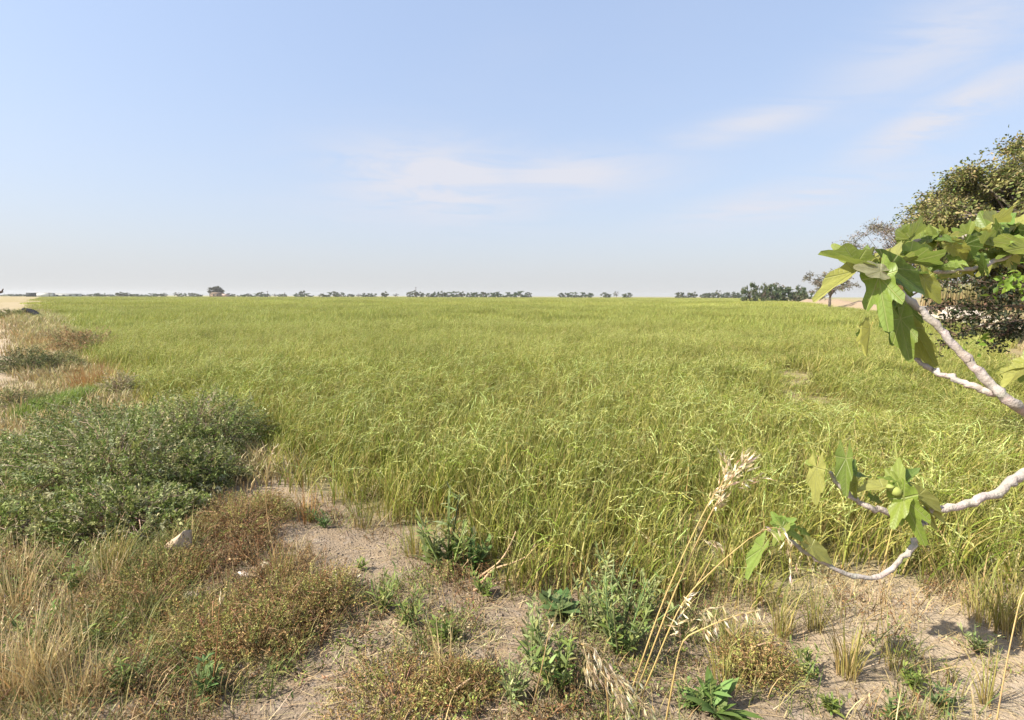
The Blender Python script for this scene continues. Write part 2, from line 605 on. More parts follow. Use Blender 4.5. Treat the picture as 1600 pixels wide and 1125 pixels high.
# ------------------------------------------------------------------ instanced stuff
def scatter(name, protos, pts, rot, scl, idx, label, cat, tilt=None):
    me = bpy.data.meshes.new(name)
    pts = np.asarray(pts, np.float32)
    me.vertices.add(len(pts)); me.vertices.foreach_set('co', pts.ravel())
    r = np.zeros((len(pts), 3), np.float32); r[:, 2] = rot
    if tilt is not None:
        r[:, :2] = tilt
    a = me.attributes.new('rot', 'FLOAT_VECTOR', 'POINT'); a.data.foreach_set('vector', r.ravel())
    s = np.asarray(scl, np.float32)
    if s.ndim == 1:
        s = np.repeat(s[:, None], 3, 1)
    a = me.attributes.new('scl', 'FLOAT_VECTOR', 'POINT'); a.data.foreach_set('vector', np.ascontiguousarray(s).ravel())
    a = me.attributes.new('idx', 'INT', 'POINT'); a.data.foreach_set('value', np.asarray(idx, np.int32))
    o = bpy.data.objects.new(name, me); COL.objects.link(o)
    g = bpy.data.node_groups.new(name, 'GeometryNodeTree')
    g.interface.new_socket('Geometry', in_out='INPUT', socket_type='NodeSocketGeometry')
    g.interface.new_socket('Geometry', in_out='OUTPUT', socket_type='NodeSocketGeometry')
    N, L = g.nodes, g.links
    gi, go = N.new('NodeGroupInput'), N.new('NodeGroupOutput')
    gti = N.new('GeometryNodeGeometryToInstance')
    for p in reversed(protos):
        oi = N.new('GeometryNodeObjectInfo'); oi.inputs[0].default_value = p
        oi.inputs['As Instance'].default_value = True
        L.new(oi.outputs['Geometry'], gti.inputs[0])
    ip = N.new('GeometryNodeInstanceOnPoints'); ip.inputs['Pick Instance'].default_value = True
    L.new(gi.outputs[0], ip.inputs['Points']); L.new(gti.outputs[0], ip.inputs['Instance'])
    for an, ty, so_ in (('idx', 'INT', 'Instance Index'), ('rot', 'FLOAT_VECTOR', 'Rotation'), ('scl', 'FLOAT_VECTOR', 'Scale')):
        na = N.new('GeometryNodeInputNamedAttribute'); na.data_type = ty; na.inputs[0].default_value = an
        L.new(na.outputs[0], ip.inputs[so_])
    L.new(ip.outputs[0], go.inputs[0])
    md = o.modifiers.new('scatter', 'NODES'); md.node_group = g
    tag(o, label, cat, kind='stuff')
    return o


def grass_proto(seed, rad, nb, nh, h, K, wmul=1.0, cb=None, ct=None, heads=True, lean=0.25, curv=1.0, spk=9):
    """a patch of field grass: blades, then stalks ending in drooping seed heads"""
    rng = np.random.default_rng(seed)
    mb = MB()
    def bp(n):
        a = rng.uniform(0, 2 * math.pi, n); r = rad * np.sqrt(rng.random(n))
        return np.stack([r * np.cos(a), r * np.sin(a), np.full(n, -0.01)], 1)
    az = rng.normal(0, 1.3, nb)
    cbs = pick(rng, cb or [STRAW, (0.26, 0.22, 0.06), (0.19, 0.19, 0.04)], nb, [.3, .3, .4] if cb is None else None)
    cts = pick(rng, ct or [GREEN, GREEN2, YELL], nb, [.45, .4, .15] if ct is None else None)
    blades(mb, rng, bp(nb), az, h * rng.uniform(.5, 1.0, nb), np.abs(rng.normal(0, .12, nb)), np.abs(rng.normal(curv, .45, nb)),
           wmul * rng.uniform(.005, .0125, nb), K, cbs, cts)
    if heads and nh:
        az = rng.normal(0, .9, nh)
        L = h * rng.uniform(1.0, 1.3, nh)
        base = bp(nh)
        th0 = np.abs(rng.normal(0.05, .1, nh)); cv = rng.uniform(.9, 2.3, nh)
        c1 = pick(rng, [GREEN2, YELL], nh); c2 = pick(rng, [HEAD, YELL, GREEN2], nh, [.42, .33, .25])
        KK = max(K + 2, 5)
        p = blades(mb, rng, base, az, L, th0, cv, wmul * np.full(nh, .0026), KK, c1, c2, 'stem', 2.4)
        if spk:
            # spikelets along the upper part
            q0 = 0.70
            s = q0 + (1 - q0) * np.linspace(0, 1, spk)[None] + rng.uniform(-.01, .01, (nh, spk))
            s = s.clip(0, .999) * KK
            i = np.floor(s).astype(int); f = (s - i)[..., None]
            r_ = np.arange(nh)[:, None]
            pos = p[r_, i] * (1 - f) + p[r_, i + 1] * f
            tg = unit(p[r_, i + 1] - p[r_, i])
            d = (tg + .15 * rng.standard_normal(tg.shape)).reshape(-1, 3)
            n = len(d)
            leaves(mb, rng, pos.reshape(-1, 3), d, rand_dirs(rng, n), rng.uniform(.018, .032, n), wmul * rng.uniform(.0042, .0064, n), np.repeat(c2, spk, 0) * rng.uniform(.85, 1.2, (n, 1)))
    return mb.build('grass_patch', M_GRASS, link=False)


def ring_points(rng, r0, r1, n, half=R(57)):
    """points spread evenly over a sector of the ground"""
    r = np.sqrt(rng.uniform(r0 * r0, r1 * r1, n)); a = rng.uniform(-half, half, n)
    return r * np.sin(a), r * np.cos(a)


def make_field():
    rng = np.random.default_rng(11)
    CG = [GREEN, GREEN2, (.10, .155, .012), YELL]; CY = [GREEN2, YELL, (.40, .36, .10), GREEN]
    near = [grass_proto(100 + i, .14, 32, 4 if i > 3 else 3, .50, 5, spk=18, ct=CG if i < 4 else CY, cb=[STRAW, (0.26, 0.22, 0.06), (0.17, 0.19, 0.03)]) for i in range(8)]
    mid = [grass_proto(120 + i, .42, 170, 18 if i > 1 else 11, .52, 3, 1.4, spk=9, ct=CG if i < 2 else CY, cb=[(.30, .26, .09), (0.22, 0.22, 0.045)]) for i in range(4)]
    far = [grass_proto(140 + i, 1.3, 420, 30, .54, 2, 3.0, spk=0, ct=[GREEN2, GREEN, YELL, (0.33, .31, .09)], cb=[GREEN2, YELL, (.24, .22, .06)]) for i in range(3)]
    vfar = [grass_proto(150 + i, 4.0, 700, 60, .56, 1, 9.0, spk=0, ct=[GREEN2, YELL, (0.33, .31, .09)], cb=[GREEN2, YELL], curv=.7) for i in range(3)]
    protos = near + mid + far + vfar
    P_, I_, S_ = [], [], []
    for r0, r1, dens, lo, cnt in ((2.4, 11, 38, 0, 8), (10, 26, 6.5, 8, 4), (24, 75, .75, 12, 3), (70, 430, .055, 15, 3)):
        n = int(dens * (r1 * r1 - r0 * r0) * R(57))
        x, y = ring_points(rng, r0, r1, n)
        ok = in_field(x, y)
        q = bare(x, y)
        ok &= rng.random(n) < np.clip((q - .6) * 1.3, 0.28, 1)
        if lo == 0:
            d = dist_line(x, y, FIELD_LEFT)
            ok &= rng.random(n) < np.clip(.45 + d / .8, 0, 1)
        x, y = x[ok], y[ok]
        m = len(x)
        s = rng.normal(1, .12, m).clip(.7, 1.35)
        s = s * (0.72 + .38 * vnoise(x * .45, y * .45, 31) + .2 * vnoise(x * 1.7, y * 1.7, 34)) * np.clip(.55 + .6 * bare(x, y), .5, 1)
        if lo <= 8:
            s *= np.clip(.72 + dist_line(x, y, FIELD_LEFT) / 2.2, 0, 1)
            s *= 1 - .22 * np.clip((x - 1.5 - .25 * y) / 2, 0, 1)          # lodged lower grass on the right
        P_.append(np.stack([x, y, H(x, y)], 1)); S_.append(s); half = max(1, cnt // 2)
        yel = vnoise(x * .22 + 3, y * .22, 32) * .6 + vnoise(x * .9, y * .9, 33) * .4 + rng.normal(0, .14, m) + np.clip(np.hypot(x, y) / 60, 0, .25) > .55
        I_.append(lo + np.where(yel, half + rng.integers(0, cnt - half, m), rng.integers(0, half, m)))
    p = np.concatenate(P_); s = np.concatenate(S_); i = np.concatenate(I_)
    rot = rng.normal(0.15, 1.1, len(p))
    tilt = rng.normal(0, .06, (len(p), 2)).astype(np.float32)
    lod = np.clip((p[:, 0] - 1.2 - .25 * p[:, 1]) / 3, 0, 1) * (np.hypot(p[:, 0], p[:, 1]) < 20)
    tilt[:, 1] += lod * .28
    tilt[i >= 12] *= .2
    sc = np.stack([s / s, s / s, s], 1)
    scatter('field_grass', protos, p, rot, sc, i, 'tall yellow green grass with drooping seed heads filling the whole field', 'grass', tilt)
    print('field instances', len(p))


make_field()


# ------------------------------------------------------------------ plant builders
def sprig_shrub(name, seed, center, rx, ry, h, nspr, nl, leaf, cols, p=None, stemcol=(0.25, 0.19, 0.12), mat=None, droop=0.0, inner=.55, floor=0.0, width=.42, sr=.005, ns=120, rough=.34):
    """low bush: many leafy sprigs reaching to an uneven dome, thin stems inside"""
    rng = np.random.default_rng(seed)
    root = empty(name, (center[0], center[1], float(H(center[0], center[1]))))
    fm, sm = MB(), MB()
    d = rand_dirs(rng, nspr); d[:, 2] = np.abs(d[:, 2]) * .9 + .02
    d = unit(d)
    rad = (inner + (1 - inner) * rng.random(nspr) ** .6) * (1.12 - rough + rough * vnoise(d[:, 0] * 2.6 + 9 + seed, d[:, 1] * 2.6 + d[:, 2] * 2 + 5, seed))
    tip = d * np.array([rx, ry, h]) * rad[:, None]
    tip[:, 2] = np.maximum(tip[:, 2], floor + .02)
    out = unit(d * np.array([1, 1, 1.2]) + .45 * rand_dirs(rng, nspr)); out[:, 2] -= droop
    out = unit(out)
    sl = rng.uniform(.09, .2, nspr) * max(.5, min(1.5, h / .5))
    f = np.linspace(0, 1, nl)[None, :, None]
    pos = tip[:, None] + out[:, None] * (f - .7) * sl[:, None, None]
    pos = pos.reshape(-1, 3)
    n = len(pos)
    ld = unit(np.repeat(out, nl, 0) * .7 + rand_dirs(rng, n))
    ok = pos[:, 2] > .005
    cl = np.repeat(pick(rng, cols, nspr, p), nl, 0) * rng.uniform(.75, 1.25, (n, 1))
    leaves(fm, rng, pos[ok], ld[ok], rand_dirs(rng, n)[ok] + np.array([0, 0, .5]), leaf * rng.uniform(.6, 1.25, ok.sum()), leaf * width * rng.uniform(.7, 1.2, ok.sum()), cl[ok])
    ns = min(nspr, ns)
    for k in range(ns):
        a = np.array([tip[k, 0] * .15, tip[k, 1] * .15, -.03]); b = tip[k]
        m = (a + b) / 2 + np.array([0, 0, .18 * h]) + .04 * rng.standard_normal(3)
        tube(sm, smooth_path([a, m, b], 5), np.linspace(sr, sr * .36, 5), jit(rng, stemcol, 1)[0], 3)
    fo = fm.build('foliage', mat or M_LEAF, root); sm.build('stem', M_STEM, root)
    return root


def weed(name, seed, loc, h, nst, nlf, ll, lw, cols, spread=.5, stemcol=(.16, .19, .07), mat=None, rosette=0, tilt=.35, buds=None):
    """upright broad leafed weed: stems with leaves up their length and a rosette at the foot"""
    rng = np.random.default_rng(seed)
    root = empty(name, (loc[0], loc[1], float(H(loc[0], loc[1]))))
    lm, sm = MB(), MB()
    az = rng.uniform(0, 2 * math.pi, nst); L = h * rng.uniform(.6, 1.05, nst)
    br = min(.03, h * .06)
    base = np.stack([br * np.cos(az), br * np.sin(az), np.full(nst, -.005)], 1)
    p, s, th = curve_pts(base, az, L, rng.uniform(.05, spread, nst), rng.normal(0.1, .25, nst), 6)
    for k in range(nst):
        tube(sm, p[k], np.linspace(.005, .002, 7) * min(1.6, max(.5, h / .35)), jit(rng, stemcol, 1)[0], 4)
    u = rng.uniform(.12, 1.0, (nst, nlf)); u.sort(1)
    ii = np.minimum((u * 6).astype(int), 5); f = (u * 6 - ii)[..., None]
    k = np.arange(nst)[:, None]
    pos = (p[k, ii] * (1 - f) + p[k, ii + 1] * f).reshape(-1, 3)
    n = len(pos)
    size = (1.15 - .55 * u.ravel()) * rng.uniform(.7, 1.2, n)
    c = pick(rng, cols, n)
    blades(lm, rng, pos, rng.uniform(0, 2 * math.pi, n), ll * size, rng.uniform(.5, 1.2, n), rng.normal(tilt, .4, n), lw * size, 4, c * .95, c, 'leaf', turn=.35)
    if rosette:
        n = rosette; c = pick(rng, cols, n)
        a_ = (rng.normal(0, .015, (n, 3)) * [1, 1, .3] + [0, 0, .015], rng.uniform(0, 2 * math.pi, n), ll * rng.uniform(1, 1.7, n), rng.uniform(.6, 1.2, n), rng.uniform(.3, .9, n), lw * rng.uniform(1, 1.6, n))
        for k_ in range(n if name == 'dock_plant' else 1):
            one = slice(k_, k_ + 1) if name == 'dock_plant' else slice(None)
            tgt = MB() if name == 'dock_plant' else lm
            blades(tgt, rng, *[q[one] for q in a_], 5, c[one] * .9, c[one], 'leaf', turn=.25)
            if name == 'dock_plant':
                tgt.build('leaf', mat or M_LEAF, root)
    if buds:
        n = len(p)
        for q in p[:, -1]:
            dd = rand_dirs(rng, 7)
            leaves(lm, rng, np.repeat(q[None], 7, 0), dd + [0, 0, .6], rand_dirs(rng, 7), .012, .006, jit(rng, buds, 7))
    lm.build('foliage', mat or M_LEAF, root); sm.build('stem', M_STEM, root)
    return root


def tuft(name, seed, loc, h, n, rad, cb, ct, w_=.004, K=5, curv=.7, th=.25, mat=None, az0=None, heads=0):
    """a single clump of grass"""
    rng = np.random.default_rng(seed)
    mb = MB()
    a = rng.uniform(0, 2 * math.pi, n); r = rad * np.sqrt(rng.random(n))
    base = np.stack([r * np.cos(a), r * np.sin(a), np.full(n, -.01)], 1)
    az = a + rng.normal(0, .5, n) if az0 is None else rng.normal(az0, .8, n)
    blades(mb, rng, base, az, h * rng.uniform(.4, 1.05, n), np.abs(rng.normal(0, th, n)), rng.normal(curv, .4, n), w_ * rng.uniform(.6, 1.3, n), K, pick(rng, cb, n), pick(rng, ct, n))
    if heads:
        m = heads
        a = rng.uniform(0, 2 * math.pi, m)
        p = blades(mb, rng, base[:m], a, h * rng.uniform(1.0, 1.35, m), np.abs(rng.normal(0, th, m)), rng.normal(curv, .4, m), np.full(m, .0024), 6, pick(rng, cb, m), pick(rng, [HEAD, STRAW2], m), 'stem')
        for q in p:
            tpos = q[4] + (q[6] - q[4]) * np.linspace(0, 1, 8)[:, None]
            leaves(mb, rng, tpos, (q[6] - q[4])[None] + .05 * rng.standard_normal((8, 3)), rand_dirs(rng, 8), .018, .005, jit(rng, STRAW2, 8))
    o = mb.build(name, mat or M_GRASS)
    o.location = (float(loc[0]), float(loc[1]), float(H(loc[0], loc[1])))
    return o


# ------------------------------------------------------------------ trees
def tree_meshes(seed, h, cr, ch, trunk_h, nclump, per, leaf, cols, p=None, bark=(.17, .13, .10), droop=.0, flat=1.0, spray=.5, bareness=0.0, tr=None, asym=(0, 0), cs=.33):
    """returns (trunk mesh, crown mesh): tapered trunk, limbs to each clump, leaf-sized faces round the limb ends"""
    rng = np.random.default_rng(seed)
    tm, cm = MB(), MB()
    tr = tr or h * .03
    d = rand_dirs(rng, nclump)
    rr = (.35 + .65 * rng.random(nclump) ** .45)
    lump = .72 + .5 * vnoise(d[:, 0] * 1.8 + 7, d[:, 1] * 1.8 + d[:, 2] * 1.8 + 3, seed)
    cc = d * (rr * lump)[:, None] * np.array([cr, cr, ch * .5])
    cc[:, 2] += h - ch * .5
    cc[:, 0] += asym[0] * (cc[:, 2] / h); cc[:, 1] += asym[1] * (cc[:, 2] / h)
    top = np.array([asym[0] * .5, asym[1] * .5, h - ch * .45])
    fork = np.array([0, 0, trunk_h])
    tube(tm, smooth_path([(0, 0, -.15), (.04 * h * .2, .0, trunk_h * .5), fork], 6), np.linspace(tr * 1.25, tr * .85, 6), jit(rng, bark, 1)[0], 7, .08, rng)
    tube(tm, smooth_path([fork, (fork + top) / 2 + rng.normal(0, .03 * h, 3), top], 5), np.linspace(tr * .8, tr * .3, 5), jit(rng, bark, 1)[0], 6, .06, rng)
    for k in range(nclump):
        st = fork + (top - fork) * rng.uniform(0, .9)
        m = (st + cc[k]) / 2 + np.array([0, 0, .04 * h]) + rng.normal(0, .03 * h, 3)
        tube(tm, smooth_path([st, m, cc[k]], 5), np.linspace(tr * .34, tr * .06, 5), jit(rng, bark, 1)[0], 4)
    csz = cr * cs
    for k in range(nclump):
        if rng.random() < bareness:
            n = per // 5
        else:
            n = int(per * rng.uniform(.6, 1.3))
        nsp = max(3, n // 9)
        o = unit(rand_dirs(rng, nsp) + unit((cc[k] - top)[None]) * .9)
        o[:, 2] = o[:, 2] * flat - droop
        tips = cc[k] + o * csz * rng.uniform(.15, 1.0, (nsp, 1)) * np.array([1, 1, .75])
        ax = unit(o + .5 * rand_dirs(rng, nsp))
        f = rng.uniform(-1, .35, (nsp, 9, 1))
        pos = (tips[:, None] + ax[:, None] * f * csz * spray + .06 * csz * rng.standard_normal((nsp, 9, 3))).reshape(-1, 3)
        tw = unit(ax) * csz * spray * 1.2
        leaves(cm, rng, tips - tw * .8, tw, rand_dirs(rng, nsp), csz * spray * 1.25, leaf * .09, np.tile(np.array(bark) * 1.1, (nsp, 1)), 0)
        n = len(pos)
        dd = unit(np.repeat(ax, 9, 0) + .8 * rand_dirs(rng, n)); dd[:, 2] -= droop * 1.2
        col = np.repeat(pick(rng, cols, nsp, p), 9, 0) * rng.uniform(.75, 1.25, (n, 1))
        leaves(cm, rng, pos, dd, rand_dirs(rng, n) + [0, 0, .8], leaf * rng.uniform(.6, 1.3, n), leaf * .5 * rng.uniform(.7, 1.2, n), col)
    return tm.mesh('trunk', M_BARK), cm.mesh('crown', M_TREE)


def put_tree(name, meshes, loc, s, rz, label, cat='tree', group=None, sz=None):
    root = empty(name, loc, rz)
    root.scale = (s, s, sz or s)
    for nm, me in zip(('trunk', 'crown'), meshes):
        o = bpy.data.objects.new(nm, me); COL.objects.link(o); o.parent = root
    return tag(root, label, cat, group)


ORD = ['first', 'second', 'third', 'fourth', 'fifth', 'sixth', 'seventh', 'eighth', 'ninth', 'tenth', 'eleventh', 'twelfth',
       'thirteenth', 'fourteenth', 'fifteenth', 'sixteenth', 'seventeenth', 'eighteenth']
DKG = [(.075, .095, .038), (.10, .12, .045), (.13, .14, .055), (.14, .13, .065)]
GRY = [(.15, .13, .09), (.20, .17, .12), (.12, .12, .07), (.23, .19, .13)]
BLUEG = [(.08, .115, .05), (.10, .14, .06), (.13, .155, .07)]


def far_trees():
    kinds = {
        'round': [tree_meshes(300 + i, 5, 2.4, 5.2, .5, 36, 110, .42, DKG) for i in range(3)],
        'bush': [tree_meshes(310 + i, 3, 2.4, 3.6, .3, 30, 110, .36, DKG + BLUEG) for i in range(3)],
        'thin': [tree_meshes(320 + i, 5.5, 1.7, 4.2, 1.4, 24, 60, .34, GRY + DKG, bareness=.3) for i in range(2)],
        'green': [tree_meshes(330 + i, 4, 2.5, 4.6, .4, 32, 110, .40, BLUEG) for i in range(3)],
    }
    hts = {'round': 5.0, 'bush': 3.0, 'thin': 5.5, 'green': 4.0}
    look = {'round': 'dark rounded tree', 'bush': 'low dark bush', 'thin': 'thin greyish tree', 'green': 'bluish green tree'}
    rng = np.random.default_rng(77)
    # (px, top py, kind, half width px or None)
    segs = [
        ('left of the white shed', [(9, 461, 'bush'), (22, 459.5, 'green'), (33, 461, 'bush'), (44, 461.5, 'bush'), (52, 461, 'bush')]),
        ('between white shed and tan house', [(125, 461, 'round'), (136, 462, 'bush'), (147, 459.5, 'bush'), (156, 457.5, 'green'), (165, 460.5, 'bush'), (174, 460, 'green'), (187, 456.5, 'round'), (196, 457.5, 'round'), (205, 459, 'green'), (215, 459.5, 'green'), (225, 460, 'green'), (236, 458.5, 'green'), (245, 459.5, 'bush'), (255, 458.2, 'round'), (277, 456.5, 'thin'), (286, 458, 'green'), (299, 457.5, 'round'), (309, 459.5, 'bush')]),
        ('between tan house and mid gap', [(359, 459, 'bush'), (378, 460.5, 'green'), (388, 459.5, 'bush'), (399, 459, 'green'), (407, 456.5, 'round'), (415, 458.5, 'green'), (430, 459, 'thin'), (441, 459.5, 'bush'), (466, 458, 'green'), (473, 454.5, 'round'), (482, 458.5, 'green'), (505, 459.5, 'bush'), (514, 457, 'green'), (524, 455.5, 'round'), (533, 458, 'bush'), (548, 459.5, 'bush'), (560, 459, 'thin')]),
        ('around the tall utility pole', [(572, 458.5, 'bush'), (583, 458.8, 'bush'), (601, 456, 'round'), (618, 458.5, 'thin'), (640, 456, 'round'), (649, 454.5, 'round'), (658, 456.5, 'round')]),
        ('in the mid hedge', [(672, 459, 'bush'), (682, 456, 'green'), (692, 455.5, 'round'), (701, 456.5, 'green'), (711, 455.5, 'green'), (722, 456, 'round'), (734, 457, 'green'), (745, 456, 'green'), (756, 456.2, 'round'), (767, 456.5, 'green'), (777, 456, 'green'), (792, 457, 'green'), (803, 456, 'green'), (815, 455.2, 'green'), (826, 456.5, 'round')]),
        ('right of the mid hedge', [(882, 457.8, 'bush'), (897, 456.8, 'green'), (909, 457, 'green'), (920, 457, 'green'), (947, 458, 'bush'), (963, 455, 'thin'), (980, 458.5, 'bush')]),
        ('left of the corner bushes', [(1060, 456.5, 'round'), (1072, 457.5, 'bush'), (1084, 456.5, 'round'), (1103, 458, 'bush'), (1114, 457.5, 'bush'), (1122, 453, 'thin'), (1134, 457.5, 'green'), (1144, 457, 'bush'), (1153, 457.5, 'green')]),
    ]
    for where, lst in segs:
        cnt = {}
        for px, top, kind in lst:
            t = rng.uniform(435, 500)
            b = P(px, 462, t)
            zt = P(px, top, t)[2]
            ms = kinds[kind][rng.integers(len(kinds[kind]))]
            s = max(zt * 1.0, 1.7) / hts[kind]
            sx = max(s, 1.2) * (1.4 if kind in ('bush', 'green') else 1.1)
            k = cnt.get(kind, 0); cnt[kind] = k + 1
            put_tree('horizon_bush' if kind == 'bush' else 'horizon_tree', ms, (b[0], b[1], 0), sx, rng.uniform(0, 6.3),
                     f'{ORD[k]} {look[kind]} from the left on the horizon {where}', 'bush' if kind == 'bush' else 'tree', 'trees along the far horizon', s)
    # bush row at the far right corner of the field
    row = [(1172, 446, 'round', 10, 'dark round bush at the left end of the row by the field corner'),
           (1192, 446, 'round', 10, 'second bush of the row by the field corner, beside the round one'),
           (1207, 444, 'green', 10, 'taller green bush in the middle of the field corner row'),
           (1222, 446, 'green', 12, 'bright green bush under the tan thin tree at the field corner'),
           (1240, 449, 'bush', 12, 'low bush right of the tan thin tree, before the bare bank'),
           (1256, 449, 'green', 9, 'last green bush of the row, touching the bare earth bank')]
    for i, (px, top, kind, hw, lab) in enumerate(row):
        t = 150 + 4 * i
        b = P(px, 462, t); zt = P(px, top, t)[2]
        put_tree('field_corner_bush', kinds['green' if kind == 'green' else 'bush'][i % 3], (b[0], b[1], 0), hw * t / 800 / 2.0, i * 1.3, lab, 'bush', 'bush row at the field corner', zt / hts['green' if kind == 'green' else 'bush'])
    t = 165; b = P(1216, 462, t)
    put_tree('thin_tree', tree_meshes(341, 6.6, 2.0, 3.8, 2.4, 24, 34, .34, [(.30, .22, .14), (.22, .17, .10), (.13, .12, .06)], bareness=.2), (b[0], b[1], 0), 1.0, 0, 'tan half bare tree rising behind the field corner bushes')
    t = 78; b = P(1297, 463, t)
    put_tree('grey_tree', tree_meshes(342, 6.2, 2.9, 4.6, 1.6, 50, 110, .22, GRY, bareness=.12), (b[0], b[1], 0), 1.0, .6, 'grey brown tree behind the lower left fig leaf, above the bare bank')
    t = 45; b = P(1420, 465, t)
    put_tree('tamarisk_tree', tree_meshes(343, 8.2, 4.2, 5.4, 1.6, 90, 150, .17, [(.24, .19, .15), (.20, .17, .12), (.29, .23, .19), (.15, .14, .08)], flat=.7, bareness=.12, asym=(-.6, 0)), (b[0], b[1], 0), 1.0, 0, 'feathery grey brown tree left of and behind the big tree')
    # the big tree on the right
    b = P(1640, 500, 19.0)
    put_tree('big_tree', tree_meshes(351, 7.8, 4.7, 5.8, 1.5, 150, 900, .135,
             [(.20, .20, .055), (.28, .245, .085), (.14, .165, .04), (.36, .295, .14), (.10, .13, .03)], [.25, .27, .18, .18, .12], droop=.16, flat=.8, spray=.6, tr=.26, cs=.24), (b[0], b[1], 0), 1.0, 0,
             'large dense tree with brown green drooping foliage at the right edge')


far_trees()


def box(mb, c, s, col, rz=0.0):
    x, y, z = np.array(s) / 2
    v = np.array([(-x, -y, -z), (x, -y, -z), (x, y, -z), (-x, y, -z), (-x, -y, z), (x, -y, z), (x, y, z), (-x, y, z)])
    ca, sa = math.cos(rz), math.sin(rz)
    v = v @ np.array([[ca, sa, 0], [-sa, ca, 0], [0, 0, 1]]) + np.array(c)
    q = [(0, 3, 2, 1), (4, 5, 6, 7), (0, 1, 5, 4), (1, 2, 6, 5), (2, 3, 7, 6), (3, 0, 4, 7)]
    t = [(a, b, c_) for a, b, c_, d in q] + [(a, c_, d) for a, b, c_, d in q]
    mb.add(v, t, np.array(col))


def gable(mb, c, w_, d, z0, z1, col, over=.25):
    x, y = w_ / 2 + over, d / 2 + over
    v = np.array([(-x, -y, z0), (x, -y, z0), (x, y, z0), (-x, y, z0), (-x, 0, z1), (x, 0, z1)]) + np.array([c[0], c[1], 0])
    mb.add(v, [(0, 1, 5), (0, 5, 4), (2, 3, 4), (2, 4, 5), (0, 4, 3), (1, 2, 5), (0, 3, 2), (0, 2, 1)], np.array(col))


def part(name, parent, mat, fn):
    mb = MB(); fn(mb)
    return mb.build(name, mat, parent)


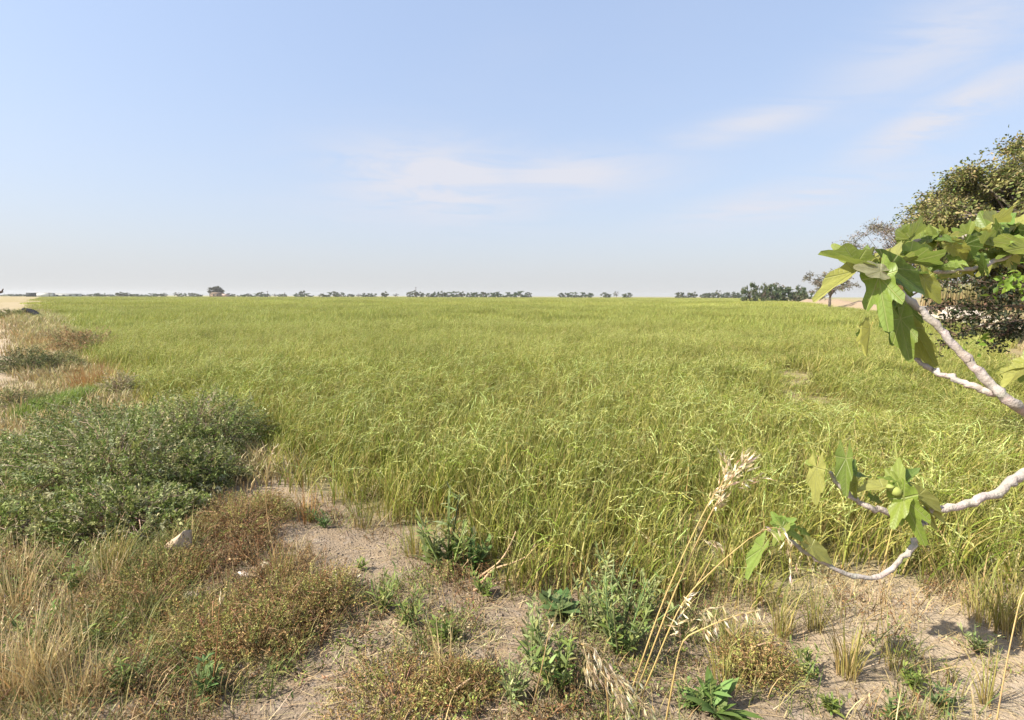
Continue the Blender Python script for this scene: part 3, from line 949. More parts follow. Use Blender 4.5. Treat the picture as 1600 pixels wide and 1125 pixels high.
def far_buildings():
    t = 430
    b = P(340, 462, t)
    r = empty('farmhouse', (b[0], b[1], 0))
    part('wall', r, M_WALL, lambda m: box(m, (0, 0, 1.4), (8.5, 6, 2.8), (.25, .185, .125)))
    part('roof', r, M_WALL, lambda m: gable(m, (0, 0), 8.5, 6, 2.8, 3.7, (.24, .175, .12)))
    part('side_wing', r, M_WALL, lambda m: box(m, (6.9, -.3, 1.3), (4.6, 4.5, 2.6), (.42, .31, .25)))
    o = part('lean_to_roof', r, M_WALL, lambda m: box(m, (-6.3, 0, 2.7), (3.6, 4, .25), (.12, .12, .10)))
    o.rotation_euler = (0, R(-14), 0); o.location = (0, 0, -1.3)
    part('door', r, M_WALL, lambda m: box(m, (-4.9, -1.8, 1.2), (1.4, 1.0, 2.2), (.10, .08, .06)))
    for x in (-1.6, 1.4):
        part('window', r, M_WALL, lambda m: box(m, (x, -3.0, 1.6), (1.1, .12, 1.2), (.07, .07, .07)))
    tag(r, 'small tan farmhouse with pink side wing under a round tree on the horizon', 'house')
    ms = tree_meshes(361, 8.4, 5.2, 8.0, 1.0, 60, 240, .6, [(.075, .085, .04), (.10, .10, .05), (.13, .12, .07)])
    b2 = P(337.5, 462, t + 9)
    put_tree('house_tree', ms, (b2[0], b2[1], 0), 1.0, 0, 'round green tree standing over the tan farmhouse, tallest on the left horizon')
    # white shed at the far left
    t = 400
    b = P(84, 464, t)
    r = empty('farm_shed', (b[0], b[1], 0), R(30))
    part('wall', r, M_WALL, lambda m: box(m, (-4.5, 0, 1.35), (9.5, 7, 2.7), (.72, .71, .69)))
    part('roof', r, M_WALL, lambda m: box(m, (-4.5, 0, 2.8), (10, 7.6, .2), (.55, .54, .52)))
    part('annex', r, M_WALL, lambda m: box(m, (8.5, .5, 1.1), (16, 5, 2.2), (.48, .48, .47)))
    part('annex_roof', r, M_WALL, lambda m: box(m, (8.5, .5, 2.3), (16.4, 5.6, .18), (.36, .36, .36)))
    part('dark_lean_to', r, M_WALL, lambda m: box(m, (-12.4, 0, 1.5), (6, 6, 3.0), (.05, .055, .05)))
    for x in (2.5, 6.5, 10.5, 14.5):
        part('window', r, M_WALL, lambda m: box(m, (x, -2.05, 1.2), (1.6, .1, .9), (.10, .11, .12)))
    tag(r, 'long low white shed with grey annex on the far left horizon', 'shed')
    for px, top, lab in ((77, 457, 'dark pole standing in front of the white shed'), (418, 454.5, 'dark slim pole left of the tallest trees before mid horizon'),
                         (445, 457, 'short pole on the horizon left of the round tree'), (650, 448.5, 'tall utility pole over the dark trees near mid horizon')):
        t = 395; b = P(px, 462, t); zt = P(px, top, t)[2]
        r = empty('utility_pole', (b[0], b[1], 0))
        part('post', r, M_WALL, lambda m: tube(m, [(0, 0, -.2), (0, 0, zt * .5), (0, 0, zt)], [.22, .2, .16], (.07, .055, .045), 7))
        part('crossarm', r, M_WALL, lambda m: box(m, (0, 0, zt - .5), (1.5, .14, .14), (.07, .055, .045)))
        tag(r, lab, 'pole', 'poles on the horizon')
    # thin leafless branch tip reaching in at the left edge
    mb = MB()
    for q in ([(-16, 462), (-6, 458), (0, 456.5), (3, 455), (5, 451)], [(0, 456.5), (5, 456)]):
        tube(mb, smooth_path([P(x, y, 6.0) for x, y in q], 8), np.linspace(.018, .005, 8), (.16, .12, .10), 5)
    tag(mb.build('bare_twig', M_BARK), 'bare curved twig tip at the left edge on the horizon', 'twig')
    # black drain pipe by the left field edge
    rng = np.random.default_rng(8)
    pts = [P(38, 485, 36.0), P(48, 486.5, 34.0), P(57, 491, 31.5), P(63, 497, 29.5), P(66, 503, 28)]
    pts = np.array(pts)
    path = smooth_path(pts, 20)
    path[:, 2] = np.maximum(path[:, 2], H(path[:, 0], path[:, 1]) + .1)
    r = empty('drain_pipe', (0, 0, 0))
    mb = MB(); tube(mb, path, np.full(20, .17) * (1 + .06 * np.cos(np.arange(20) * math.pi)), (.01, .01, .011), 10)
    mb.build('pipe', M_PIPE, r)
    mb = MB(); tube(mb, path[-2:], [.235, .235], (.02, .02, .022), 10); mb.build('collar', M_PIPE, r)
    tag(r, 'black ribbed drain pipe lying over the ditch edge left of the field', 'pipe')


far_buildings()


# ------------------------------------------------------------------ reeds beyond the track on the right
def reeds():
    rng = np.random.default_rng(61)
    mb = MB()
    n = 5200
    x = rng.uniform(55, 100, n)
    y = 64 + (x - 50) * .12 + rng.uniform(0, 5, n) + 2 * vnoise(x * .3, x * 0, 3)
    base = np.stack([x, y, H(x, y) - .02], 1)
    hh = rng.uniform(2.6, 4.3, n) * (.8 + .35 * vnoise(x * .5, y * .2, 6))
    blades(mb, rng, base, rng.uniform(0, 6.3, n), hh, np.abs(rng.normal(0, .06, n)), rng.normal(.12, .12, n), rng.uniform(.06, .12, n), 4,
           pick(rng, [(.34, .22, .12), (.27, .18, .09)], n), pick(rng, [(.16, .19, .06), (.22, .23, .08), (.30, .25, .11)], n))
    tag(mb.build('reed_bed', M_DRY), 'tan and green reeds standing beyond the pale track', 'reeds', kind='stuff')


reeds()


# ------------------------------------------------------------------ fig tree
def fig_mat():
    m = bpy.data.materials.new('fig_leaf'); m.use_nodes = True
    k = NT(m.node_tree); m.node_tree.nodes.clear()
    tcn = k.n('ShaderNodeTexCoord'); sp = k.n('ShaderNodeSeparateXYZ'); k.t.links.new(tcn.outputs['Object'], sp.inputs[0])
    x, y = sp.outputs[0], sp.outputs[1]
    r = k.math('SQRT', k.math('ADD', k.math('MULTIPLY', x, x), k.math('MULTIPLY', y, y)))
    ang = k.math('ARCTAN2', x, y)
    fr = k.math('ABSOLUTE', k.math('SUBTRACT', k.math('FRACT', k.math('ADD', k.math('DIVIDE', ang, R(46)), 0.5)), 0.5))
    dist = k.math('MULTIPLY', k.math('MULTIPLY', fr, R(46)), r)
    vein = k.math('SUBTRACT', 1.0, k.ramp(dist, 0.006, 0.022))
    # side veins slant off the midribs
    sv = k.math('ABSOLUTE', k.math('SUBTRACT', k.math('FRACT', k.math('SUBTRACT', k.math('MULTIPLY', r, 9.0), k.math('MULTIPLY', dist, 6.0))), 0.5))
    side = k.math('MULTIPLY', k.math('SUBTRACT', 1.0, k.ramp(sv, 0.02, 0.09)), 0.35)
    vein = k.math('MAXIMUM', vein, side)
    at = k.n('ShaderNodeAttribute', attribute_name='Col')
    oi = k.n('ShaderNodeObjectInfo')
    hs = k.n('ShaderNodeHueSaturation')
    col = k.mix(1.0, at.outputs['Color'], oi.outputs['Color'], 'MULTIPLY')
    blot = k.noise(tcn.outputs['Object'], 7, 4, .6)
    k.put(hs.inputs['Value'], k.math('MULTIPLY_ADD', blot, .5, .75)); k.put(hs.inputs['Color'], col)
    rust = k.ramp(k.noise(k.vmath('ADD', tcn.outputs['Object'], oi.outputs['Location']).outputs[0], 5.5, 5, .65), .64, .74)
    brown = k.mix(k.math('MULTIPLY', rust, .55), hs.outputs[0], (.26, .17, .06))
    base = k.mix(k.math('MULTIPLY', vein, .5), brown, (.42, .43, .17))
    b = k.n('ShaderNodeBsdfPrincipled'); k.put(b.inputs['Base Color'], base)
    b.inputs['Roughness'].default_value = .42; b.inputs['Specular IOR Level'].default_value = .4
    bp = k.n('ShaderNodeBump'); bp.inputs['Strength'].default_value = .5; bp.inputs['Distance'].default_value = .02
    k.put(bp.inputs['Height'], k.math('MULTIPLY', vein, -1.0)); k.t.links.new(bp.outputs[0], b.inputs['Normal'])
    tr = k.n('ShaderNodeBsdfTranslucent'); k.put(tr.inputs[0], base)
    mx = k.n('ShaderNodeMixShader'); mx.inputs[0].default_value = .45
    k.t.links.new(b.outputs[0], mx.inputs[1]); k.t.links.new(tr.outputs[0], mx.inputs[2])
    o = k.n('ShaderNodeOutputMaterial'); k.t.links.new(mx.outputs[0], o.inputs[0])
    return m


def fig_leaf_mesh(seed, lobed, cup, fold, curl):
    """unit leaf: stalk end at the origin, tip at y = 1; lobed blade, slightly cupped, with its stalk"""
    rng = np.random.default_rng(seed)
    mb = MB()
    na = 37
    a = np.linspace(-R(150), R(150), na)
    lob = np.zeros(na)
    for c, h_, w_ in ((0, 1.0, 21), (R(50), .80, 19), (-R(50), .80, 19), (R(100), .56, 24), (-R(100), .56, 24), (R(140), .42, 22), (-R(140), .42, 22)):
        lob = np.maximum(lob, h_ * np.exp(-np.abs((a - c) / R(w_)) ** 3.2))
    oval = 1.0 / np.sqrt((np.cos(a * .78) / 1.0) ** 2 + (np.sin(a * .78) / .58) ** 2)
    rr = lobed * np.maximum(lob, .40) + (1 - lobed) * oval
    rr *= 1 + .012 * np.sin(a * 23) + .012 * rng.standard_normal(na)
    rings = [0, .22, .45, .7, .88, 1.0]
    v, c = [], []
    for f in rings:
        x = rr * f * np.sin(a); y = rr * f * np.cos(a)
        r = np.hypot(x, y)
        z = cup * r ** 2 + fold * np.abs(x) - curl * np.maximum(y, 0) ** 2 * .6 + .035 * np.sin(a * 7.8) * f ** 2
        v.append(np.stack([x, y, z], 1))
        c.append(np.tile((.175, .235, .045), (na, 1)) * (1 + .05 * rng.standard_normal((na, 1))))
    v = np.concatenate(v); c = np.concatenate(c)
    t = []
    for i in range(len(rings) - 1):
        for j in range(na - 1):
            p0 = i * na + j; p1 = p0 + na
            if i:
                t.append((p0, p1, p0 + 1))
            t.append((p0 + 1, p1, p1 + 1))
    mb.add(v, t, c)
    tube(mb, smooth_path([(0, .02, -.005), (0, -.12, -.02), (.01, -.3, -.07)], 5), np.linspace(.012, .018, 5), (.34, .36, .11), 5)
    return mb.mesh('leaf', FIG, True)


FIG = fig_mat()
LEAF = {
    'lobed': [fig_leaf_mesh(400 + i, .72, .12, -.1 + .1 * i, .25) for i in range(3)],
    'oval': [fig_leaf_mesh(410 + i, .25, .1, .35 - .2 * i, .3) for i in range(3)],
    'fold': [fig_leaf_mesh(420 + i, .35, .2, .85, .45) for i in range(2)],
    'half': [fig_leaf_mesh(430 + i, .42, .1, .2, .5) for i in range(3)],
}


def fig_tree():
    rng = np.random.default_rng(40)
    base = np.array([4.1, 2.3, 0.0]); base[2] = H(base[0], base[1])
    root = empty('fig_tree', base)
    inv = -base
    bark = (.35, .305, .265)

    limbs = []

    def limb_of(q):
        return min(limbs, key=lambda b: float(np.min(np.linalg.norm(b[1] - q, axis=1))))[0]

    def branch(pts, r0, r1, n=26):
        p = smooth_path([q + inv for q in pts], n)
        p[1:-1] += .004 * rng.standard_normal((n - 2, 3))
        rad = np.linspace(r0, r1, n) * (1 + .07 * rng.standard_normal(n)) * (1 + .16 * (np.arange(n) % 4 == 0))
        mb = MB(); tube(mb, p, rad, jit(rng, bark, n, .12, .03), 9, .05, rng)
        o = mb.build('branch', M_BARK, root, smooth=True)
        limbs.append((o, p))
        return o
    # trunk stands outside the photograph to the right
    mb = MB()
    tube(mb, smooth_path([base + inv + [0, 0, -.1], base + inv + [.05, .02, .5], base + inv + [-.02, .1, 1.0], base + inv + [.1, .2, 1.6]], 16), np.linspace(.085, .055, 16), jit(rng, bark, 16, .1, .03), 10, .05, rng)
    mb.build('trunk', M_BARK, root, smooth=True)
    T1 = 2.3
    B0 = base + [-.02, .1, .9]
    branch([B0, P(1720, 700, 2.2), P(1600, 641, 2.08), P(1548, 600, 2.11), P(1500, 548, 2.17), P(1445, 492, 2.24), P(1405, 452, 2.28), P(1384, 430, T1), P(1376, 420, T1)], .023, .009, 60)
    branch([P(1566, 616, 2.10), P(1545, 611, 2.12), P(1500, 596, 2.19), P(1460, 580, 2.27), P(1432, 560, 2.33), P(1418, 540, 2.36)], .016, .008, 36)
    branch([base + [0, .04, .6], P(1720, 690, 2.45), P(1600, 741, 2.3), P(1560, 768, 2.26), P(1500, 790, 2.25), P(1440, 797, 2.25), P(1385, 801, 2.25), P(1345, 786, 2.26), P(1315, 762, 2.27), P(1296, 738, 2.28)], .023, .0075, 60)
    branch([P(1452, 797, 2.25), P(1440, 818, 2.25), P(1430, 846, 2.25), P(1404, 880, 2.24), P(1364, 904, 2.24), P(1310, 890, 2.24), P(1262, 866, 2.24), P(1236, 845, 2.24), P(1222, 832, 2.24)], .0135, .007, 50)
    branch([base + [.1, .2, 1.5], P(1700, 420, 3.0), P(1620, 395, 2.9), P(1560, 375, 2.85), P(1500, 372, 2.8), P(1455, 372, 2.75), P(1425, 380, 2.7)], .030, .009, 34)
    branch([P(1640, 402, 2.92), P(1600, 370, 3.0), P(1560, 355, 3.05), P(1545, 350, 3.05)], .016, .008)
    branch([base + [-.02, .1, .95], P(1700, 620, 2.7), P(1640, 585, 2.6), P(1606, 574, 2.55)], .02, .008)
    branch([base + [.1, .2, 1.58], base + [.5, .5, 2.2], base + [.7, .3, 2.8]], .05, .02)
    branch([P(1600, 388, 2.87), P(1540, 415, 2.75), P(1480, 425, 2.7), P(1450, 425, 2.65)], .013, .007)

    def leaf(ax, ay, tx, ty, wpx, t, kind='oval', roll=0.0, dt=0.0, tint=(1, 1, 1), pitch=None):
        A = P(ax, ay, t); B = P(tx, ty, t + dt)
        y = B - A; L = np.linalg.norm(y); y = y / L
        view = unit(np.array([0, 0, CAM_Z]) - A)
        view = unit(view + .85 * np.array(sun_dir))                  # blades turn to the light
        z = view - (view @ y) * y; z = unit(z)
        x = np.cross(y, z)
        ca, sa = math.cos(roll), math.sin(roll)
        cand = [(x * ca + z * q * sa, -x * q * sa + z * ca) for q in (1, -1)]
        x, z = max(cand, key=lambda c: float(c[1] @ np.array(sun_dir)))
        x = np.cross(y, z)
        lst = LEAF[kind]; me = lst[rng.integers(len(lst))]
        wl = wpx * t / 800 * .9
        wn = {'lobed': 1.5, 'oval': 1.15, 'fold': 1.0, 'half': 1.2}[kind]
        M = np.eye(4)
        M[:3, 0] = x * wl / wn; M[:3, 1] = y * L; M[:3, 2] = z * (wl / wn + L) * .5; M[:3, 3] = A + inv
        o = bpy.data.objects.new('leaf', me); COL.objects.link(o); o.parent = limb_of(A + inv)
        o.matrix_local = Matrix(M.tolist())
        f = rng.uniform(.9, 1.12)
        o.color = (tint[0] * f, tint[1] * f, tint[2] * f, 1)
        return o
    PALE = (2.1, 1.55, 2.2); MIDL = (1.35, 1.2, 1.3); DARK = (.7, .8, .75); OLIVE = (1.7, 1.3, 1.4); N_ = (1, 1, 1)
    # the tip of the main branch
    for q in ((1373, 432, 1388, 520, 74, 2.22, 'lobed', .1, -.05, (1.05, 1.1, .9)), (1336, 424, 1270, 469, 34, 2.25, 'oval', .25, 0, PALE),
              (1338, 413, 1279, 396, 24, 2.25, 'fold', .5, .03, MIDL), (1338, 410, 1301, 380, 30, 2.28, 'oval', .4, .06, MIDL),
              (1345, 410, 1330, 383, 18, 2.32, 'fold', .3, .05, OLIVE), (1352, 408, 1353, 381, 20, 2.34, 'oval', -.2, .1, N_),
              (1360, 410, 1366, 386, 12, 2.3, 'fold', .9, .05, OLIVE), (1368, 412, 1379, 388, 22, 2.33, 'oval', .5, .05, PALE),
              (1386, 425, 1391, 387, 16, 2.3, 'fold', .6, 0, PALE), (1398, 404, 1403, 371, 34, 2.38, 'half', .4, .1, PALE),
              (1390, 418, 1449, 458, 44, 2.27, 'oval', -.35, .05, DARK), (1396, 414, 1432, 402, 30, 2.36, 'oval', -.4, .12, MIDL),
              (1444, 436, 1471, 474, 30, 2.4, 'oval', .35, 0, OLIVE), (1436, 430, 1462, 440, 26, 2.42, 'half', -.3, .1, DARK),
              (1407, 498, 1420, 565, 38, 2.26, 'oval', .2, -.04, (1.15, 1.15, 1)), (1428, 512, 1463, 574, 34, 2.3, 'fold', -.2, 0, OLIVE),
              (1404, 500, 1389, 541, 32, 2.34, 'half', .3, .05, DARK), (1396, 470, 1372, 512, 30, 2.36, 'half', -.3, .05, DARK),
              (1412, 478, 1440, 522, 30, 2.37, 'oval', .2, .05, N_), (1360, 515, 1353, 557, 9, 2.27, 'fold', .9, 0, (2.2, 1.6, 2.0)),
              (1402, 440, 1425, 480, 30, 2.34, 'half', .5, .03, N_), (1380, 416, 1412, 388, 26, 2.36, 'half', .2, .1, MIDL),
              (1420, 410, 1470, 418, 26, 2.5, 'fold', .3, .1, N_), (1350, 520, 1340, 535, 10, 2.3, 'fold', .2, 0, DARK)):
        leaf(*q)
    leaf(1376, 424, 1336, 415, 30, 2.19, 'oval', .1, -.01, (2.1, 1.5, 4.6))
    # the lower branch
    for q in ((1276, 731, 1271, 788, 34, 2.27, 'oval', .45, .02, PALE), (1322, 716, 1321, 776, 26, 2.26, 'oval', .1, -.03, N_),
              (1330, 735, 1325, 708, 24, 2.30, 'half', .2, .05, DARK), (1379, 761, 1339, 766, 24, 2.24, 'oval', .4, 0, PALE), (1341, 755, 1338, 780, 13, 2.25, 'fold', .5, 0, OLIVE),
              (1404, 755, 1404, 714, 22, 2.27, 'oval', .1, .06, MIDL), (1407, 757, 1438, 729, 24, 2.28, 'oval', -.2, .06, (1.0, 1.1, 1.3)), (1401, 756, 1383, 731, 20, 2.28, 'oval', .3, .06, MIDL),
              (1412, 778, 1446, 855, 60, 2.2, 'lobed', .05, -.02, (1.2, 1.2, 1.0)), (1411, 778, 1392, 825, 30, 2.21, 'oval', .3, -.02, (1.35, 1.25, 1.1)),
              (1436, 773, 1475, 802, 22, 2.23, 'oval', .4, 0, PALE), (1427, 764, 1453, 773, 22, 2.27, 'half', -.3, .04, DARK),
              (1447, 795, 1480, 819, 16, 2.24, 'oval', .5, 0, PALE), (1447, 797, 1464, 829, 16, 2.24, 'oval', -.4, 0, PALE), (1340, 745, 1362, 742, 22, 2.32, 'half', .3, .06, DARK),
              (1366, 775, 1374, 790, 18, 2.3, 'half', .3, .04, DARK), (1395, 760, 1370, 745, 14, 2.26, 'fold', .3, .04, N_), (1268, 724, 1258, 718, 16, 2.3, 'half', .3, .03, MIDL),
              (1222, 822, 1256, 845, 40, 2.2, 'lobed', .1, 0, (1.25, 1.3, 1.3)), (1222, 822, 1205, 800, 26, 2.22, 'half', -.2, .02, (1.2, 1.3, 1.3)), (1222, 822, 1244, 806, 26, 2.22, 'half', .2, .02, (1.2, 1.3, 1.3)),
              (1224, 824, 1206, 852, 26, 2.2, 'half', .2, 0, MIDL), (1192, 856, 1165, 905, 24, 2.2, 'oval', .3, 0, (1.4, 1.4, 1.5)), (1268, 853, 1302, 881, 26, 2.22, 'oval', -.3, 0, PALE),
              (1254, 826, 1264, 842, 14, 2.3, 'half', .3, .04, DARK)):
        leaf(*q)
    # right edge cluster
    for q in ((1606, 574, 1556, 582, 22, 2.5, 'oval', .9, 0, OLIVE), (1600, 585, 1566, 605, 26, 2.46, 'fold', .6, 0, PALE), (1606, 568, 1582, 562, 24, 2.55, 'oval', .5, .04, OLIVE),
              (1608, 580, 1590, 596, 26, 2.5, 'half', .2, .03, N_), (1612, 570, 1600, 545, 26, 2.55, 'half', .2, .03, MIDL)):
        leaf(*q)
    # the upper crown: leaves round the two top branches
    for q in ((1548, 366, 1530, 330, 36, 2.95, 'oval', -.3, .05, N_), (1560, 360, 1566, 324, 44, 3.0, 'oval', .3, .1, (.9, 1.05, 1)), (1548, 372, 1552, 345, 18, 2.9, 'fold', .5, 0, PALE),
              (1575, 372, 1600, 338, 46, 2.95, 'half', .2, .1, PALE), (1606, 386, 1536, 372, 40, 2.75, 'oval', .3, 0, (1.3, 1.1, .9)), (1610, 352, 1578, 345, 34, 3.05, 'oval', .4, .05, PALE)):
        leaf(*q)
    spots = [(1425, 380), (1440, 372), (1455, 372), (1475, 372), (1490, 374), (1505, 370), (1520, 372), (1540, 372), (1560, 372), (1580, 382), (1600, 388), (1450, 425), (1465, 422), (1480, 424), (1500, 420), (1515, 416), (1530, 414), (1550, 408), (1570, 400), (1590, 392), (1560, 355), (1580, 362), (1600, 366), (1620, 380), (1640, 395)]
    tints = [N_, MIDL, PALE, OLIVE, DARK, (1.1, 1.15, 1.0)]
    for i, (x, y) in enumerate(spots):
        for k in range(4):
            an = rng.uniform(-2.9, .3) if k < 2 else rng.uniform(0, 6.28)
            ln = rng.uniform(20, 34)
            if y < 400 and x < 1470 and k > 2:
                continue
            t = 2.7 + (x - 1425) / 700 + rng.uniform(-.18, .22)
            ax, ay = x + rng.uniform(-9, 9), y + rng.uniform(-8, 12)
            leaf(ax, ay, ax + ln * math.cos(an), ay + ln * math.sin(an) * .85, ln * rng.uniform(.5, .95), t, ['oval', 'half', 'fold', 'lobed'][rng.integers(4)], rng.uniform(-.8, .8), rng.uniform(-.05, .12), tints[rng.integers(6)])
    # crown beyond the right edge
    for k in range(90):
        c = base + np.array([.45, .3, 2.1]) + rand_dirs(rng, 1)[0] * np.array([.75, .8, .75]) * rng.uniform(.5, 1)
        d = unit(rng.standard_normal(3) * [1, 1, .6] + [0, 0, -.3])
        o = bpy.data.objects.new('leaf', LEAF['half'][k % 3]); 
        zz = unit(np.cross(d, rng.standard_normal(3))); xx = np.cross(d, zz)
        s = rng.uniform(.1, .17)
        M = np.eye(4); M[:3, 0] = xx * s; M[:3, 1] = d * s; M[:3, 2] = zz * s; M[:3, 3] = c + inv
        pxl = CM.T @ (c - [0, 0, CAM_Z])
        if pxl[2] > -.3 or pxl[0] / -pxl[2] < 1.12:
            continue
        COL.objects.link(o); o.parent = limb_of(c + inv)
        o.matrix_local = Matrix(M.tolist()); o.color = (*tints[k % 6], 1)
    # figs
    for (px, py, t, rp, col) in ((1400, 768, 2.22, 7.5, (.25, .28, .07)), (1404, 451, 2.26, 5.5, (.50, .28, .10)), (1284, 727, 2.27, 5, (.22, .25, .07)), (1391, 762, 2.23, 6, (.24, .28, .08))):
        mb = MB(); r = rp * t / 800
        u = np.linspace(0, math.pi, 9); prof = np.sin(u) * (1 - .22 * np.cos(u)) ; zz = -np.cos(u)
        prof[0] = .02; prof[-1] = .04
        path = np.stack([0 * zz, 0 * zz, zz * r * 1.12], 1)
        tube(mb, path, np.maximum(prof, .02) * r, col, 14)
        o = mb.build('fig_fruit', M_STEM, limb_of(P(px, py, t) + inv), smooth=True)
        o.location = tuple(P(px, py, t) + inv); o.rotation_euler = (R(70 + rng.uniform(-15, 15)), 0, R(-20))
    tag(root, 'fig tree with pale bare branches and big lobed leaves reaching in from the right', 'tree')


fig_tree()


# ------------------------------------------------------------------ shrub behind the fig branch, shade painted into its leaf colours
def shade_tinted_shrub():
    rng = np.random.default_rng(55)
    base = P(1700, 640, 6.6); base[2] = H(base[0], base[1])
    root = empty('shade_painted_shrub', base)
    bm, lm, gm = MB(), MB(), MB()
    tw = [[(1690, 480), (1600, 478), (1560, 478), (1520, 480), (1480, 478), (1446, 484)],
          [(1690, 520), (1620, 500), (1570, 505), (1530, 510), (1500, 522), (1470, 540)],
          [(1680, 520), (1600, 470), (1590, 492), (1570, 520), (1550, 545)],
          [(1690, 450), (1600, 455), (1560, 462), (1530, 470)],
          [(1690, 560), (1600, 505), (1580, 515), (1560, 525)],
          [(1690, 500), (1580, 478), (1540, 492), (1505, 500), (1480, 500)],
          [(1690, 430), (1600, 446), (1560, 445), (1520, 440), (1480, 448)]]
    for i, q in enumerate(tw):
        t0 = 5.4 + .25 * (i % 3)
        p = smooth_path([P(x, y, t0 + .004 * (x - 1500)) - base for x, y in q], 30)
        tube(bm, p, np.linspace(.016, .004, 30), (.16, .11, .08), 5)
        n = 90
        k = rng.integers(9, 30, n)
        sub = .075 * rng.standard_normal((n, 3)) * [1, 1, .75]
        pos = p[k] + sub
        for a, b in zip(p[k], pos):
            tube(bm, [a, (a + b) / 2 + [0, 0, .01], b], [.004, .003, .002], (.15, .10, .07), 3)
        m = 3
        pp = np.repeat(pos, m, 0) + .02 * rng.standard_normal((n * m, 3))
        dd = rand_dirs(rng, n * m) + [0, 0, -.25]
        leaves(lm, rng, pp, dd, rand_dirs(rng, n * m) + [0, 0, .4], rng.uniform(.035, .062, n * m), rng.uniform(.022, .036, n * m), pick(rng, [(.026, .036, .013), (.038, .050, .017), (.06, .07, .025), (.14, .08, .045)], n * m, [.42, .33, .19, .06]))  # near-black greens put the twigs' shade into the leaf colour
    # young bright leaves at its outer end
    for (x, y, n) in ((1578, 448, 34), (1596, 440, 30), (1520, 538, 12), (1600, 428, 20)):
        c = P(x, y, 5.2) - base
        pp = c + .10 * rng.standard_normal((n, 3)) * [1, 1, .6]
        leaves(gm, rng, pp, rand_dirs(rng, n) + [-.3, 0, -.2], rand_dirs(rng, n) + [0, 0, 1], rng.uniform(.06, .1, n), rng.uniform(.035, .055, n), pick(rng, [(.16, .25, .03), (.22, .30, .05)], n))
    # stems down to the ground outside the photograph
    for a in ((1690, 480), (1690, 520), (1690, 450)):
        e = P(*a, 6.0) - base
        tube(bm, smooth_path([(0, 0, -.05), e * [.5, .5, .6] + [.1, 0, 0], e], 10), np.linspace(.03, .016, 10), (.16, .11, .08), 6)
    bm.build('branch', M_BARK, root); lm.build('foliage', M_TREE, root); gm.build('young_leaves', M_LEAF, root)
    tag(root, 'shrub twigs with painted shade in their leaves hanging before the pale track on the right', 'shrub')


shade_tinted_shrub()


# ------------------------------------------------------------------ dusty air over the plain
def haze():
    mb = MB()
    box(mb, (0, 3.0, 5.0), (3020, 3020, 12.0), (1, 1, 1))
    m = bpy.data.materials.new('haze'); m.use_nodes = True
    k = NT(m.node_tree); m.node_tree.nodes.clear()
    v = k.n('ShaderNodeVolumePrincipled')
    v.inputs['Color'].default_value = (.93, .94, .96, 1)
    v.inputs['Density'].default_value = 0.0002
    v.inputs['Anisotropy'].default_value = 0.2
    o = k.n('ShaderNodeOutputMaterial'); k.t.links.new(v.outputs[0], o.inputs['Volume'])
    ob = mb.build('haze', m)
    tag(ob, 'thin dusty haze over the plain', 'haze', kind='stuff')


haze()


# ------------------------------------------------------------------ saltbush mound on the left
def saltbushes():
    SB = [(.235, .255, .085), (.18, .215, .055), (.32, .325, .15), (.12, .16, .034), (.40, .385, .22)]
    pr = [.28, .26, .22, .14, .10]
    for i, (x, y, rx, ry, h, n, lab) in enumerate((
            (-4.55, 4.3, 1.1, .95, .36, 1500, 'silvery green saltbush at the left edge of the photo, front left of the mound'),
            (-3.5, 4.3, 1.0, .85, .54, 1800, 'silvery green saltbush in the front middle of the left mound, above the pale stone'),
            (-2.85, 4.3, .6, .65, .46, 1000, 'saltbush at the right end of the mound, leaning towards the field grass'),
            (-4.1, 5.2, 1.1, .95, .66, 1700, 'tall saltbush at the back middle of the left mound'),
            (-3.3, 5.2, .75, .75, .64, 1100, 'highest saltbush at the back right of the mound, against the field grass'),
            (-5.3, 4.9, 1.0, .8, .30, 1100, 'saltbush at the back left of the mound beside the bare path'),
            (-3.65, 3.35, .85, .6, .29, 1300, 'low greener saltbush at the front left foot of the mound'),
            (-2.8, 3.5, .72, .55, .34, 1200, 'low saltbush at the front foot of the mound, right behind the pale stone'),
            (-4.5, 3.3, .8, .6, .27, 900, 'low saltbush in the left corner foot of the mound'))):
        r = sprig_shrub('saltbush', 500 + i, (x, y), rx, ry, h, n, 13, .031, SB, pr, inner=.55, droop=.05, rough=.48, ns=260, stemcol=(.30, .22, .15))
        tag(r, lab, 'shrub', 'saltbushes of the left mound')


saltbushes()

DRYC = [(.47, .35, .16), (.57, .46, .25), (.38, .27, .12)]
BROWN = [(.23, .12, .05), (.34, .21, .09), (.17, .105, .04), (.48, .34, .17)]
WGREEN = [(.17, .215, .045), (.21, .26, .06), (.13, .18, .04), (.25, .28, .08)]
GGREY = [(.28, .315, .11), (.22, .26, .085), (.34, .36, .155)]


